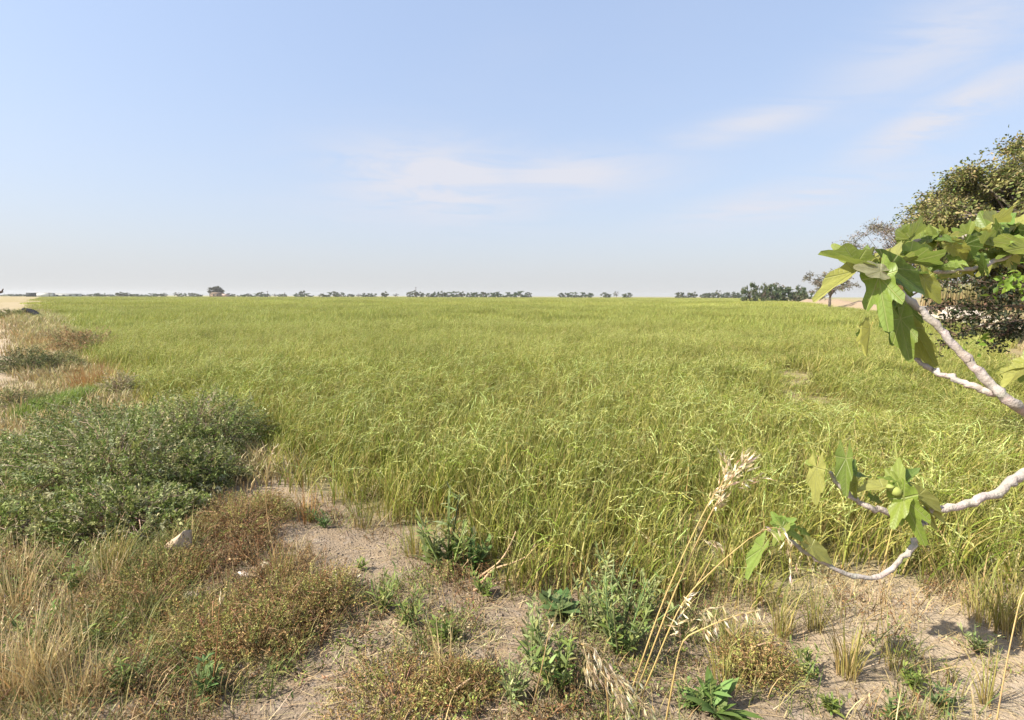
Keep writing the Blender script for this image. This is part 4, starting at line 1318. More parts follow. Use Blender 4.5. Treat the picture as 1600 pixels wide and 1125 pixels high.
# ------------------------------------------------------------------ weeds on the left bank
def left_bank():
    L = lambda px, py: G(px, py)[:2]
    r = sprig_shrub('dark_weed_bush', 520, L(45, 592), .55, .6, .45, 500, 10, .04, [(.10, .12, .045), (.15, .16, .065), (.21, .20, .09)])
    tag(r, 'small dark green bush in dry grass at the left edge', 'bush')
    r = sprig_shrub('brown_weed_bush', 521, L(132, 556), .95, .9, .75, 620, 9, .055, [(.36, .23, .11), (.27, .20, .09), (.44, .31, .16), (.19, .19, .075)], rough=.6)
    tag(r, 'rust brown dead bush on the bank against the field edge', 'bush')
    r = sprig_shrub('brown_weed_bush', 527, L(112, 542), 1.0, .9, .6, 420, 9, .06, [(.40, .28, .14), (.30, .23, .11), (.21, .20, .08)], rough=.6)
    tag(r, 'second brown bush farther along the bank, behind the rust brown one', 'bush')
    r = sprig_shrub('grey_weed_bush', 522, L(90, 585), .8, .7, .42, 600, 9, .045, [(.24, .25, .10), (.31, .28, .13), (.19, .20, .07)], rough=.6)
    tag(r, 'grey green weed between the dark bush and the orange dry grass', 'bush')
    r = sprig_shrub('grey_weed_bush', 523, L(35, 640), .5, .45, .33, 350, 9, .035, [(.23, .22, .09), (.32, .28, .13), (.15, .17, .055)], rough=.6)
    tag(r, 'olive weed clump beside the bright green grass patch at the left edge', 'bush')
    r = sprig_shrub('seeding_weed', 524, L(190, 622), .42, .4, .48, 340, 9, .03, [(.32, .27, .15), (.24, .23, .09), (.42, .35, .22)])
    tag(r, 'brownish seeding weed where the saltbush mound meets the field', 'weed')
    r = sprig_shrub('seeding_weed', 525, L(26, 500), 1.5, 1.4, .75, 420, 9, .09, [(.23, .23, .08), (.30, .28, .11), (.17, .19, .06)], rough=.6)
    tag(r, 'green weed clump at the far left beside the black pipe', 'weed')
    for i, (px, py, h, lab) in enumerate(((150, 606, .62, 'orange dry grass tuft behind the saltbush, tallest on the bank'), (168, 612, .5, 'orange dry grass tuft touching the field edge behind the saltbush'),
                                          (135, 612, .5, 'orange dry grass tuft left of the tallest one on the bank'), (62, 548, .5, 'orange tinted dry grass tuft high on the left bank'))):
        tag(tuft('dry_grass_tuft', 530 + i, L(px, py), h, 190, .33, [(.36, .19, .07), RUST], [(.48, .29, .11), (.42, .24, .09), STRAW], .008, 4, .35, .2, M_DRY), lab, 'grass tuft', 'orange dry tufts on the left bank')
    # fresh green grass patch
    rng = np.random.default_rng(538)
    mb = MB(); n = 2600
    a, b = G(48, 655)[:2], G(143, 622)[:2]
    f = rng.random(n)
    xy = a + (b - a) * f[:, None] + rng.normal(0, .13, (n, 2)) * (1.2 - .5 * f[:, None])
    base = np.stack([xy[:, 0], xy[:, 1], H(xy[:, 0], xy[:, 1])], 1)
    blades(mb, rng, base, rng.normal(.3, 1.2, n), rng.uniform(.12, .3, n), np.abs(rng.normal(.1, .2, n)), rng.normal(.7, .3, n), rng.uniform(.006, .011, n), 3, pick(rng, [(.11, .16, .03)], n), pick(rng, [(.15, .22, .04), (.20, .26, .055), (.12, .18, .035)], n))
    tag(mb.build('green_grass_patch', M_GRASS), 'bright green patch of short grass on the left bank', 'grass', kind='stuff')
    # dry grass mat over the bank
    rng = np.random.default_rng(539)
    pro = [grass_proto(540 + i, .3, 90, 8, .24, 3, 1.7, cb=[(.42, .32, .17), (.36, .26, .12)], ct=[STRAW, STRAW2, (.34, .30, .14), (.24, .22, .09)], curv=1.0, spk=0) for i in range(4)]
    for o in pro:
        o.data.materials[0] = M_DRY
    n = 70000
    x, y = ring_points(rng, 5.0, 60, n, R(62))
    d = dist_line(x, y, TRACK)
    fl = inpoly(x, y, FIELD)
    dl = dist_line(x, y, FIELD_LEFT)
    r_ = np.hypot(x, y)
    ok = (~fl) & (x < -1) & (rng.random(n) < np.clip(12 / r_, .2, 1)) & (dl < 3 + .12 * r_)
    ok &= rng.random(n) < np.clip((d - .6) * 1.5, 0.03, 1) * (.5 + vnoise(x * .8, y * .8, 41))
    ok &= ~((np.abs(x + 4.3) < 1.2) & (np.abs(y - 6.0) < .5))
    x, y = x[ok], y[ok]
    s = rng.uniform(.6, 1.25, len(x)) * np.clip(np.hypot(x, y) / 16, 1, 2.2)
    # right bank by the track as well
    x2, y2 = ring_points(rng, 12, 60, 9000, R(60))
    dR = dist_line(x2, y2, FIELD_RIGHT)
    ok = (~inpoly(x2, y2, FIELD)) & (x2 > 5) & (dR < 10) & (rng.random(9000) < .6)
    x2, y2 = x2[ok], y2[ok]
    x = np.concatenate([x, x2]); y = np.concatenate([y, y2]); s = np.concatenate([s, rng.uniform(.5, 1.3, len(x2))])
    scatter('dry_bank_grass', pro, np.stack([x, y, H(x, y)], 1), rng.uniform(0, 6.28, len(x)), s, rng.integers(0, 4, len(x)), 'straw coloured dry grass matting the banks beside the field', 'grass')


left_bank()


# ------------------------------------------------------------------ foreground ground cover
def poly_points(rng, pxpoly, dens):
    poly = [tuple(G(px, py)[:2]) for px, py in pxpoly]
    p = np.array(poly); lo, hi = p.min(0), p.max(0)
    n = int(dens * np.prod(hi - lo))
    x = rng.uniform(lo[0], hi[0], n); y = rng.uniform(lo[1], hi[1], n)
    ok = inpoly(x, y, poly)
    return x[ok], y[ok]


LOWLEFT = [(-250, 800), (0, 810), (140, 800), (300, 790), (410, 780), (430, 850), (510, 900), (545, 940), (480, 1000), (420, 1060), (370, 1140), (380, 1250), (-250, 1250)]
CENTRE = [(560, 930), (660, 900), (800, 920), (1000, 890), (1120, 930), (1130, 1010), (1150, 1250), (720, 1250), (760, 1080), (600, 1000)]
PATH = [(430, 800), (600, 820), (700, 880), (800, 960), (780, 1060), (740, 1260), (370, 1260), (420, 1050), (560, 950)]
RIGHT = [(1080, 925), (1300, 930), (1500, 930), (1850, 940), (1850, 1260), (1100, 1260)]
EDGE = [(430, 770), (560, 790), (680, 850), (860, 880), (1100, 890), (1300, 905), (1500, 905), (1700, 930), (1700, 960), (1100, 940), (860, 925), (680, 890), (560, 835), (430, 800)]


def cover():
    rng = np.random.default_rng(70)
    def mat_patch(seed, nb, nl, bc, lc, h, leaf, rad=.16, bw=.0035, spread=.9):
        r = np.random.default_rng(seed); mb = MB()
        def bp(n, z=0.0):
            a = r.uniform(0, 6.283, n); q = rad * np.sqrt(r.random(n))
            return np.stack([q * np.cos(a), q * np.sin(a), np.full(n, z)], 1)
        if nb:
            blades(mb, r, bp(nb), r.uniform(0, 6.28, nb), h * r.uniform(.4, 1.2, nb), np.abs(r.normal(.3, .4, nb)), r.normal(spread, .4, nb), bw * r.uniform(.6, 1.3, nb), 3, pick(r, bc, nb), pick(r, bc, nb))
        if nl:
            k = max(1, nl // 8)
            st = bp(k); tip = st + np.stack([r.normal(0, .05, k), r.normal(0, .05, k), h * r.uniform(.2, .8, k)], 1)
            for a, b in zip(st, tip):
                tube(mb, [a, (a + b) / 2 + r.normal(0, .006, 3), b], [.0022, .0016, .001], jit(r, (.24, .15, .08), 1)[0], 3)
            f = r.random((k, 8, 1))
            pos = (st[:, None] + (tip - st)[:, None] * f).reshape(-1, 3) + .008 * r.standard_normal((k * 8, 3))
            n = len(pos)
            leaves(mb, r, pos, rand_dirs(r, n) + [0, 0, .35], rand_dirs(r, n) + [0, 0, .6], leaf * r.uniform(.6, 1.3, n), leaf * .45 * r.uniform(.7, 1.2, n), np.repeat(pick(r, lc, k), 8, 0) * r.uniform(.8, 1.2, (n, 1)))
        return mb.build('cover_patch', M_LEAF, link=False)
    dry = [mat_patch(600 + i, 46, 24, DRYC + [(.28, .22, .10)], BROWN, .17, .018) for i in range(3)]
    brown = [mat_patch(610 + i, 16, 190, BROWN + DRYC, BROWN + [(.12, .13, .05), (.17, .17, .06)], .15, .015) for i in range(4)]
    green = [mat_patch(620 + i, 26, 150, [(.16, .19, .05), (.24, .24, .08)] + DRYC[:1], WGREEN + [(.17, .18, .07)], .13, .019) for i in range(4)]
    gblade = [mat_patch(630 + i, 60, 16, [(.12, .16, .04), (.17, .20, .06), (.24, .23, .08), STRAW], WGREEN, .19, .018, bw=.0045) for i in range(3)]
    P4 = dry + brown + green + gblade
    X, Y, I = [], [], []
    # lower left: mixed mat; straw to the left edge, brown in the middle, green between
    x, y = poly_points(rng, LOWLEFT, 110)
    u = x / np.maximum(y, .2)
    nz = vnoise(x * 1.7 + 3, y * 1.7, 71); nz2 = vnoise(x * 2.3, y * 2.3 + 8, 72)
    kind = np.where(nz > .6, 1, np.where(nz2 > .55, 2, np.where(nz2 < .32, 3, 0)))
    kind = np.where((u < -.85) & (rng.random(len(x)) < .5), 0, kind)
    kind = np.where((u > -.62) & (rng.random(len(x)) < .5), 1, kind)
    kind = np.where((y < 2.35) & (rng.random(len(x)) < .4), 3, kind)
    keep = rng.random(len(x)) < .9 - .35 * (vnoise(x * 2.6, y * 2.6, 74) > .72)
    X.append(x[keep]); Y.append(y[keep]); I.append(kind[keep])
    x, y = poly_points(rng, CENTRE, 60)
    nz = vnoise(x * 2 + 1, y * 2, 73)
    keep = rng.random(len(x)) < .3 + .9 * (nz > .45)
    X.append(x[keep]); Y.append(y[keep]); I.append(np.where(rng.random(keep.sum()) < .55, 2, np.where(rng.random(keep.sum()) < .5, 1, 3)))
    x, y = poly_points(rng, PATH, 8); X.append(x); Y.append(y); I.append(np.where(rng.random(len(x)) < .5, 2, 1))
    x, y = poly_points(rng, RIGHT, 13); X.append(x); Y.append(y); I.append(rng.integers(0, 4, len(x)))
    x, y = poly_points(rng, EDGE, 26); X.append(x); Y.append(y); I.append(np.where(rng.random(len(x)) < .45, 0, np.where(rng.random(len(x)) < .5, 3, 1)))
    x = np.concatenate(X); y = np.concatenate(Y); kd = np.concatenate(I)
    idx = np.choose(kd, [rng.integers(0, 3, len(x)), 3 + rng.integers(0, 4, len(x)), 7 + rng.integers(0, 4, len(x)), 11 + rng.integers(0, 3, len(x))])
    s = rng.uniform(.55, 1.25, len(x))
    scatter('weedy_ground_cover', P4, np.stack([x, y, H(x, y)], 1), rng.uniform(0, 6.28, len(x)), s, idx, 'mat of dry straw, brown seed weeds and small green leaves in the foreground', 'ground cover')
    # straw and stalk litter lying on the soil
    mb = MB(); n = 9000
    xs, ys = [], []
    for q, d in ((PATH, 900), (RIGHT, 650), (CENTRE, 700), (LOWLEFT, 500)):
        a, b = poly_points(rng, q, d); xs.append(a); ys.append(b)
    x = np.concatenate(xs); y = np.concatenate(ys)
    keep = rng.random(len(x)) < .25 + 1.1 * (vnoise(x * 2.4, y * 2.4, 77) - .2)
    x, y = x[keep], y[keep]; n = len(x)
    blades(mb, rng, np.stack([x, y, H(x, y) + rng.uniform(.003, .02, n)], 1), rng.normal(.2, 1.3, n), rng.uniform(.03, .17, n), rng.normal(1.52, .1, n), rng.normal(.0, .15, n), rng.uniform(.0016, .0048, n), 2,
           pick(rng, [STRAW, STRAW2, (.34, .26, .17), (.25, .17, .09)], n), pick(rng, [STRAW, STRAW2, (.42, .34, .24)], n), 'stem')
    tag(mb.build('straw_litter', M_DRY), 'broken straw and dead stalks strewn on the soil', 'straw', kind='stuff')
    # crumbs of earth and small pebbles
    r = np.random.default_rng(79)
    def clod(seed):
        q = np.random.default_rng(seed); m = MB()
        import bmesh
        bm = bmesh.new(); bmesh.ops.create_icosphere(bm, subdivisions=1, radius=1)
        v = np.array([list(a.co) for a in bm.verts]); t = [[a.index for a in f.verts] for f in bm.faces]; bm.free()
        v = v * (1 + .22 * q.standard_normal((len(v), 1))) * [1, .8, .55]
        m.add(v, t, jit(q, (.36, .275, .195), len(v), .1, .03))
        return m.build('earth_crumb', M_STONE, link=False)
    cl = [clod(80 + i) for i in range(5)]
    xs, ys = [], []
    for q, d in ((PATH, 1300), (RIGHT, 500), (CENTRE, 500), (LOWLEFT, 120)):
        a, b = poly_points(r, q, d); xs.append(a); ys.append(b)
    x = np.concatenate(xs); y = np.concatenate(ys); n = len(x)
    s = .0022 + .009 * r.random(n) ** 9 + .004 * r.random(n) ** 2
    scatter('earth_crumbs', cl, np.stack([x, y, H(x, y) + s * .1], 1), r.uniform(0, 6.28, n), s, r.integers(0, 5, n), 'crumbs of pale earth and tiny pebbles on the bare soil', 'earth crumbs')


cover()


# ------------------------------------------------------------------ stones
def stones():
    import bmesh
    for i, (px, py, s, sq, rz, col, lab) in enumerate((
            (289, 872, .115, (1.0, .55, .75), .6, (.47, .355, .24), 'pale angular stone tilted up in the weeds below the saltbush'),
            (304, 938, .055, (1.1, .6, .45), .2, (.48, .40, .30), 'flat pale stone in dry weeds below the angular stone'),
            (382, 905, .045, (1.3, .7, .4), -.2, (.50, .43, .35), 'small flat stone right of the two larger stones in the weeds'),
            (420, 888, .05, (1.2, .7, .4), .1, (.42, .34, .24), 'buff stone half hidden by grass near the tall dry stalk'),
            (690, 1002, .02, (1.2, .8, .6), .3, (.45, .37, .29), 'small pebble on the bare path near the dry stalks'),
            (560, 905, .018, (1.2, .8, .6), .9, (.50, .42, .34), 'small pale pebble in the middle of the bare path'))):
        g = G(px, py)
        bm = bmesh.new(); bmesh.ops.create_icosphere(bm, subdivisions=3, radius=1)
        rng = np.random.default_rng(90 + i)
        v = np.array([list(a.co) for a in bm.verts]); t = [[a.index for a in f.verts] for f in bm.faces]; bm.free()
        for _ in range(9):                                   # chip flat facets
            d = rand_dirs(rng, 1)[0]; k = rng.uniform(.3, .7)
            e = v @ d - k
            v -= np.maximum(e, 0)[:, None] * d * .99
        v = v * np.array(sq) * s * (1 + .02 * rng.standard_normal((len(v), 1)))
        mb = MB(); mb.add(v, t, jit(rng, col, len(v), .06, .02))
        o = mb.build('stone', M_STONE)
        o.location = (g[0], g[1], float(H(g[0], g[1])) + s * sq[2] * .55 + (.05 if i == 0 else .02))
        o.rotation_euler = (.2, -.5 if i == 0 else -.1, rz)
        tag(o, lab, 'stone', 'stones in the foreground')


stones()


# ------------------------------------------------------------------ foreground plants one by one
def plants():
    L = lambda px, py: G(px, py)[:2]
    W = lambda *a, **k: weed(*a, **k)
    # (name, px, py, height, stems, leaves a stem, leaf length, leaf width, colours, rosette, label)
    lst = [
        ('broadleaf_weed', 700, 886, .50, 9, 13, .115, .026, GGREY + WGREEN[:2], 16, 'tallest grey green broadleaf weed standing at the field edge beside the path'),
        ('broadleaf_weed', 738, 892, .27, 9, 11, .085, .026, [(.12, .18, .05), (.15, .21, .06)], 14, 'bright green weed at the right foot of the tall broadleaf weed'),
        ('broadleaf_weed', 672, 878, .30, 6, 9, .10, .028, GGREY, 10, 'grey green weed at the left foot of the tall broadleaf weed'),
        ('dock_plant', 873, 965, .14, 4, 4, .10, .048, [(.11, .16, .055), (.14, .19, .07)], 11, 'dock with wide pale leaves on bare soil before the field'),
        ('bushy_weed', 968, 1020, .40, 16, 16, .060, .017, GGREY + WGREEN, 10, 'big dark bushy weed left of the leaning oat stalks'),
        ('bushy_weed', 930, 985, .36, 12, 14, .055, .016, GGREY, 6, 'grey green bushy weed behind the big dark one'),
        ('bushy_weed', 1000, 960, .36, 12, 14, .050, .015, GGREY + WGREEN[:1], 6, 'bushy weed at the back beside the upper oat stalks'),
        ('bushy_weed', 955, 925, .34, 9, 12, .050, .014, GGREY, 4, 'pale bushy weed at the field edge above the dock'),
        ('bushy_weed', 832, 1050, .30, 10, 14, .062, .018, GGREY, 8, 'grey green weed left of the drooping oat heads'),
        ('bushy_weed', 870, 1085, .30, 12, 14, .060, .019, GGREY + WGREEN, 8, 'leafy weed at the bottom left of the drooping oat heads'),
        ('bushy_weed', 800, 1105, .24, 10, 12, .045, .013, GGREY + [(.19, .19, .09)], 6, 'low pale weed at the bottom edge left of centre'),
        ('bushy_weed', 760, 935, .18, 8, 10, .045, .014, WGREEN, 6, 'small green weed on the path edge below the dead sticks'),
        ('dock_plant', 1118, 1118, .16, 4, 4, .13, .034, [(.11, .17, .04), (.15, .21, .06)], 14, 'bright green broad leaved plant at the bottom right of the oats'),
        ('bushy_weed', 1085, 1105, .15, 8, 9, .04, .014, [(.13, .18, .05)], 5, 'low bright green weed left of the broad leaved bottom plant'),
        ('bushy_weed', 600, 955, .24, 8, 9, .07, .014, WGREEN + [(.16, .19, .06)], 6, 'thin green weed growing in the middle of the path'),
        ('bushy_weed', 640, 985, .22, 8, 9, .06, .013, WGREEN + [(.17, .19, .06)], 4, 'second thin green weed on the path, nearer the camera'),
        ('bushy_weed', 690, 1005, .17, 6, 8, .06, .02, WGREEN, 6, 'green weed behind the upright dry stalks on the path'),
        ('bushy_weed', 566, 890, .09, 5, 7, .045, .012, WGREEN, 6, 'tiny green weed alone on the upper bare path'),
        ('bushy_weed', 508, 826, .16, 7, 9, .05, .013, [(.08, .13, .035), (.11, .16, .05)], 6, 'dark green weed at the top of the path by the field corner'),
        ('bushy_weed', 487, 812, .14, 6, 9, .045, .012, WGREEN, 5, 'small weed beside the saltbush at the top of the path'),
        ('bushy_weed', 1265, 1050, .19, 8, 10, .045, .010, WGREEN + [(.16, .19, .06)], 4, 'upright feathery green weed on the sand below the fig branch'),
        ('bushy_weed', 1425, 1068, .10, 8, 9, .05, .013, WGREEN, 8, 'low spreading green weed on the sand in the right foreground'),
        ('bushy_weed', 1300, 1105, .11, 8, 9, .045, .012, WGREEN, 7, 'low green weed at the bottom edge below the feathery one'),
        ('bushy_weed', 1400, 1120, .12, 8, 9, .045, .012, [(.12, .17, .05)], 8, 'bright low weed at the bottom edge in the right foreground'),
        ('bushy_weed', 1470, 1100, .14, 7, 9, .05, .012, [(.11, .16, .06)], 6, 'ferny green weed on the sand near the lower right corner'),
        ('bushy_weed', 1525, 1010, .15, 8, 9, .05, .010, GGREY, 5, 'pale green weed on the sand below the fig shadow'),
        ('bushy_weed', 330, 1085, .17, 6, 8, .07, .020, [(.12, .18, .06)], 8, 'broad bladed green weed in the lower left dry mat'),
        ('bushy_weed', 120, 930, .24, 9, 10, .05, .018, WGREEN, 5, 'leafy green weed in dry grass in the lower left'),
        ('bushy_weed', 60, 1010, .24, 9, 10, .05, .016, WGREEN, 5, 'leafy green weed at the left edge among straw'),
        ('bushy_weed', 170, 1000, .20, 8, 9, .045, .015, WGREEN, 5, 'green weed right of the left edge straw, mid lower left'),
        ('bushy_weed', 200, 1080, .2, 8, 10, .05, .015, WGREEN + [(.16, .19, .06)], 5, 'green weed near the bottom edge in the lower left'),
    ]
    for i, (nm, px, py, h, ns, nl, ll, lw, cols, ro, lab) in enumerate(lst):
        tag(W(nm, 700 + i, L(px, py), h, ns, nl, ll, lw, cols, rosette=ro, spread=.55), lab, 'plant' if nm == 'dock_plant' else 'weed', 'green weeds in the foreground')
    RB = [(.27, .155, .065), (.38, .25, .11), (.24, .18, .065), (.27, .275, .07), (.36, .34, .11)]
    for i, (px, py, rx, h, lab) in enumerate((
            (375, 835, .42, .33, 'brown and olive weed at the front foot of the saltbush'), (440, 965, .40, .26, 'rounded rusty brown weed at the left side of the path'),
            (500, 945, .30, .24, 'olive brown weed jutting over the path from the left'), (330, 1000, .38, .2, 'dense brown weed in the middle of the lower left mat'),
            (400, 1015, .32, .22, 'rusty weed between the mat and the littered path'), (230, 950, .36, .22, 'olive brown weed left of the flat pale stone'),
            (425, 810, .20, .24, 'grey weed under the tall dry stalk beside the path'), (262, 905, .30, .18, 'reddish brown weed in front of the angular pale stone'),
            (1180, 1040, .22, .14, 'brown matted weed on the sand right of the oats'), (620, 1095, .34, .12, 'flat brown weed mat at the bottom edge of the path'),
            (720, 1085, .2, .1, 'flat brown weed mat beside the upright dry stalks'))):
        r = sprig_shrub('brown_weed', 760 + i, L(px, py), rx, rx * .85, h, 620, 11, .014, RB, inner=.25, stemcol=(.30, .19, .10), sr=.0022, ns=90, floor=.01)
        tag(r, lab, 'weed', 'brown weeds in the foreground')
    GC = [STRAW, (.34, .26, .10), (.25, .20, .06)]
    GT = [GREEN2, YELL, (.17, .19, .04), (.40, .32, .12)]
    for i, (px, py, h, n, rad, lab) in enumerate((
            (1222, 985, .36, 60, .05, 'grass clump on the sand, leftmost below the fig branch'), (1275, 975, .36, 46, .04, 'grass clump on the sand, second from the left below the fig branch'),
            (1325, 1045, .34, 80, .05, 'largest lone grass clump with bare stems on the sand'), (1398, 1040, .22, 30, .035, 'small grass clump right of the largest lone clump'),
            (1590, 990, .42, 110, .10, 'dense grass clump at the right edge of the photo'), (1545, 970, .38, 90, .10, 'dense grass clump left of the right edge one'),
            (1542, 1092, .34, 22, .02, 'thin upright grass stalks on the sand near the lower right corner'), (1485, 1055, .20, 14, .015, 'young broad bladed grass shoot on the right sand'),
            (1130, 1075, .26, 50, .06, 'grass clump beside the broad leaved bottom plant'), (1150, 1000, .26, 50, .07, 'grass clump under the drooping oat spikelets'),
            (440, 905, .26, 60, .06, 'grass clump at the foot of the tall dry stalk'), (300, 905, .2, 50, .06, 'grass clump beside the angular pale stone'),
            (180, 895, .34, 60, .06, 'yellow grass clump in front of the saltbush mound'), (1060, 930, .40, 60, .09, 'grass clump at the field edge behind the oats'),
            (650, 868, .30, 60, .06, 'yellowing grass clump at the field edge left of the broadleaf weed'), (565, 822, .32, 60, .07, 'yellowing grass clump at the head of the bare path'))):
        tag(tuft('grass_clump', 800 + i, L(px, py), h, n, rad, GC, GT, .005, 5, .55, .16, M_GRASS, heads=4 if h > .3 else 0), lab, 'grass clump', 'lone grass clumps in the foreground')
    for i, (px, py, h, n, rad, lab) in enumerate((
            (25, 1085, .40, 130, .13, 'straw yellow dry grass tuft in the lower left corner'), (70, 1060, .36, 110, .12, 'straw yellow dry tuft right of the corner tuft'),
            (15, 960, .36, 110, .13, 'straw yellow dry tuft at the left edge, farther back'), (110, 1100, .32, 90, .12, 'straw dry tuft at the bottom edge, lower left'),
            (160, 925, .30, 60, .08, 'thin dry grass tuft among leaves below the saltbush'), (20, 905, .30, 70, .1, 'dry tuft at the left edge just below the saltbush'),
            (700, 1060, .26, 30, .06, 'upright dry stalks standing on the path, with seed heads'), (480, 815, .34, 40, .07, 'rust coloured dry grass at the field corner by the path'))):
        rust = 'rust' in lab
        tag(tuft('dry_grass_tuft', 840 + i, L(px, py), h, n, rad, [(.40, .28, .12), STRAW] if not rust else [RUST], [STRAW, STRAW2] if not rust else [(.42, .24, .09)], .0045, 5, .45, .25, M_DRY, heads=8), lab, 'grass tuft', 'dry grass tufts in the foreground')


plants()


# ------------------------------------------------------------------ wild oats and dry stalks
def oats():
    rng = np.random.default_rng(95)
    OC = [(.74, .62, .40), (.64, .50, .28), (.82, .73, .54)]

    def stalk(root, pts, r0=.0035, r1=.0018, n=18, col=(.58, .42, .17)):
        p = smooth_path(pts, n)
        mb = MB(); tube(mb, p, np.linspace(r0, r1, n), jit(rng, col, n, .08, .03), 5)
        mb.build('stem', M_DRY, root)
        return p

    def spikelets(mb, p, n, hang=.5, ln=.034, spread=.04, dirv=None):
        k = rng.uniform(0, len(p) - 1.001, n); i = k.astype(int); f = (k - i)[:, None]
        a = p[i] * (1 - f) + p[i + 1] * f
        off = rand_dirs(rng, n) * spread * rng.uniform(.2, 1, (n, 1))
        tg = unit(p[i + 1] - p[i])
        b = a + off + tg * .015
        for q, r_ in zip(a, b):
            tube(mb, [q, (q + r_) / 2 + [0, 0, .006], r_], [.0008, .0007, .0006], OC[1], 3)
        d = unit(tg * (1 - hang) + off * 6 + np.array([0, 0, -hang]) + (0 if dirv is None else np.array(dirv)) + .2 * rng.standard_normal((n, 3)))
        c = pick(rng, OC, n)
        for s in (-1, 1):
            dd = unit(d + s * .13 * rand_dirs(rng, n))
            leaves(mb, rng, b, dd, rand_dirs(rng, n), ln * rng.uniform(.8, 1.25, n), ln * .21, c, .3)
        leaves(mb, rng, b + d * ln * .6, d + .15 * rand_dirs(rng, n), rand_dirs(rng, n), ln * 1.1, .0016, c * .8, 0)

    def ground_end(px, py):
        g = G(px, py); g[2] = H(g[0], g[1]) - .01
        return g
    # leaning pair with upright panicles
    g = ground_end(985, 1085)
    t = 2.02
    root = empty('wild_oat', g)
    loc = lambda *q: [np.asarray(a) - g for a in q]
    mb = MB()
    p = stalk(root, loc(g, P(995, 1055, 2.08), P(1040, 930, t), P(1100, 800, 1.95), P(1130, 752, 1.92), P(1136, 722, 1.9)))
    spikelets(mb, p[11:], 34, .25, .032, .022); mb.build('panicle', M_DRY, root); mb = MB()
    p = stalk(root, loc(g + [.02, 0, 0], P(1003, 1058, 2.08), P(1052, 930, t), P(1112, 800, 1.97), P(1146, 745, 1.95), P(1164, 722, 1.94)))
    spikelets(mb, p[10:], 60, .25, .034, .028)
    mb.build('panicle', M_DRY, root); mb = MB()
    q = smooth_path(loc(P(1110, 800, 1.97), P(1150, 760, 1.95), P(1190, 748, 1.95)), 8); spikelets(mb, q[3:], 10, .2, .03, .015)
    mb.build('panicle', M_DRY, root); mb = MB()
    q = smooth_path(loc(P(1090, 845, 1.97), P(1110, 848, 1.95), P(1128, 852, 1.95)), 8); spikelets(mb, q, 9, .5, .026, .015)
    mb.build('panicle', M_DRY, root)
    tag(root, 'pair of tall straw coloured wild oat stalks leaning right with full upright heads', 'wild oat', 'wild oats')
    # leaning pair without much head
    g = ground_end(1000, 1092); root = empty('wild_oat', g); mb = MB()
    stalk(root, loc(g, P(1018, 1050, 2.05), P(1065, 945, 1.98), P(1120, 885, 1.93), P(1170, 842, 1.9)))
    stalk(root, loc(P(1075, 935, 1.98), P(1100, 895, 1.96), P(1115, 865, 1.95)), .002, .0012)
    p = stalk(root, loc(P(1170, 842, 1.9), P(1195, 828, 1.9), P(1215, 826, 1.9), P(1232, 850, 1.9), P(1238, 890, 1.9)), .0015, .001)
    spikelets(mb, p[2:], 16, .7, .032, .02); mb.build('panicle', M_DRY, root)
    tag(root, 'wild oat stalk leaning lower right, its thin head hanging over the fig leaf', 'wild oat', 'wild oats')
    # arching stalk with drooping pale spikelets
    g = ground_end(1036, 1150); root = empty('wild_oat', g); mb = MB()
    p = stalk(root, loc(g, P(1050, 1075, 1.85), P(1066, 1005, 1.8), P(1100, 982, 1.78), P(1150, 962, 1.77), P(1185, 955, 1.77)))
    spikelets(mb, p[9:], 34, .7, .034, .025)
    q = smooth_path(loc(P(1064, 1010, 1.8), P(1085, 965, 1.8), P(1125, 948, 1.8)), 8); spikelets(mb, q, 20, .6, .03, .02)
    q = smooth_path(loc(P(1064, 1010, 1.8), P(1060, 975, 1.8), P(1072, 925, 1.8)), 8); spikelets(mb, q, 18, .5, .03, .02)
    mb.build('panicle', M_DRY, root)
    tag(root, 'bent wild oat stalk with pale spikelets hanging to the right in mid height', 'wild oat', 'wild oats')
    # drooping heads at the bottom
    g = ground_end(952, 1160); root = empty('wild_oat', g); mb = MB()
    p = stalk(root, loc(g, P(950, 1100, 1.72), P(944, 1050, 1.66), P(928, 1018, 1.62), P(908, 1006, 1.6)))
    for q in ([(908, 1006), (930, 1020), (950, 1045), (985, 1070)], [(935, 1030), (960, 1060), (990, 1085), (1030, 1120)], [(940, 1050), (965, 1085), (985, 1120)], [(912, 1010), (918, 1035), (925, 1055)]):
        qq = smooth_path(loc(*[P(x, y, 1.62) for x, y in q]), 9); tube(mb, qq, np.linspace(.0014, .0008, 9), OC[1], 4); spikelets(mb, qq, 34, .5, .029, .026, (.15, 0, -.1))
    mb.build('panicle', M_DRY, root)
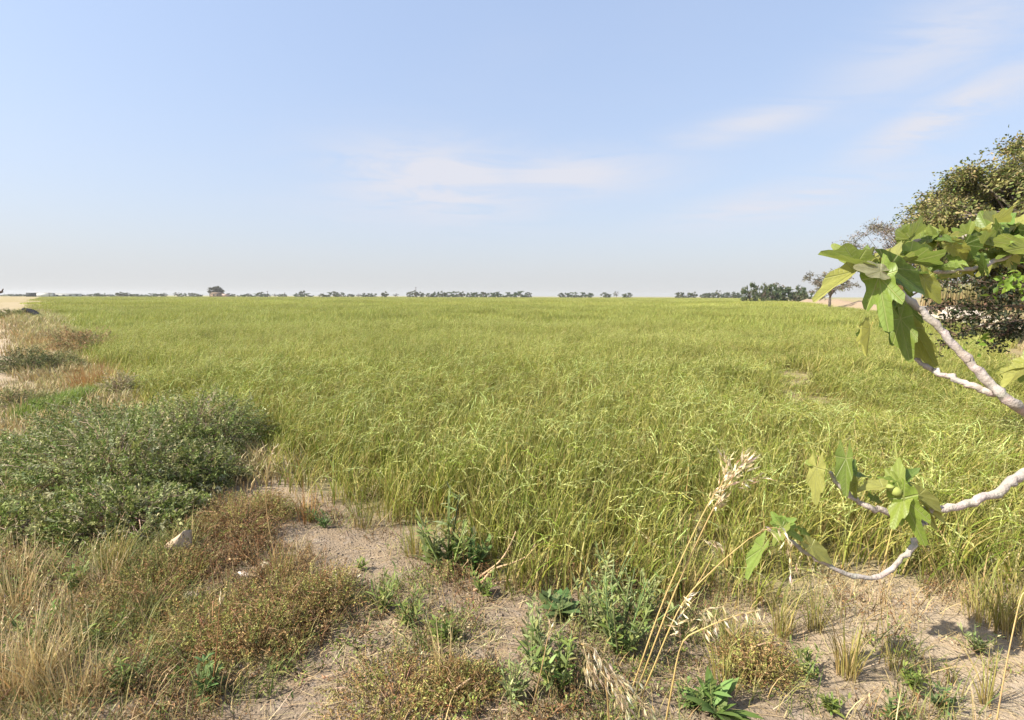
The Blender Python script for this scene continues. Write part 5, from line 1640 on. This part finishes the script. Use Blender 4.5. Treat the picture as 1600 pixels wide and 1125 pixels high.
    tag(root, 'wild oat with heavy drooping heads at the bottom centre', 'wild oat', 'wild oats')
    # single stalks
    for px0, py0, pts, lab in ((1556, 1130, [(1572, 1040, 2.0), (1592, 945, 1.98), (1602, 925, 1.97), (1612, 935, 1.96)], 'single dry stalk at the right edge, its head cut by the photo'),
                               (436, 900, [(418, 810, 3.1), (416, 750, 3.05), (428, 700, 3.0)], 'tall thin dry stalk standing between saltbush and path'),
                               (832, 1108, [(845, 1050, 1.9), (858, 985, 1.88)], 'thin straight dry stalk among the weeds left of centre bottom'),
                               (330, 1078, [(338, 1020, 2.1), (344, 930, 2.1)], 'reddish upright dry stalk in the lower left weeds')):
        g = ground_end(px0, py0); root = empty('dry_stalk', g); mb = MB()
        p = stalk(root, loc(g, *[P(*q) for q in pts]), .003, .0014, 16, (.55, .40, .18) if 'reddish' not in lab else (.36, .19, .08))
        spikelets(mb, p[13:], 8, .2, .022, .012); mb.build('seed_head', M_DRY, root)
        tag(root, lab, 'dry stalk', 'single dry stalks')
    # dead sticks by the broadleaf weed
    for q, lab in (([(752, 912), (770, 890), (800, 880), (825, 868), (836, 850)], 'bent dead stick lying at the field edge, forked to the right'),
                   ([(745, 905), (780, 878), (798, 850), (806, 830)], 'dead stick rising behind the bent one beside the broadleaf weed'),
                   ([(740, 925), (775, 912), (800, 905)], 'short dead stick lying flat below the two raised sticks'),
                   ([(1160, 1028), (1180, 1010), (1215, 1002)], 'short straw stick on the sand below the fig branch'),
                   ([(690, 1105), (715, 1075), (735, 1060)], 'thin dead twig at the bottom of the path')):
        g = G(*q[0]); g[2] = H(g[0], g[1])
        d = g[1] / ray(*q[0])[1]
        pts = [P(x, y, d - .004 * k) - g for k, (x, y) in enumerate(q)]
        pts[0] = pts[0] * 0 + [0, 0, .01]
        mb = MB(); tube(mb, smooth_path(pts, 12), np.linspace(.008, .003, 12), jit(rng, (.42, .29, .17), 12, .1, .03), 6)
        o = mb.build('dead_stick', M_BARK); o.location = tuple(float(a) for a in g)
        tag(o, lab, 'stick', 'dead sticks')


oats()
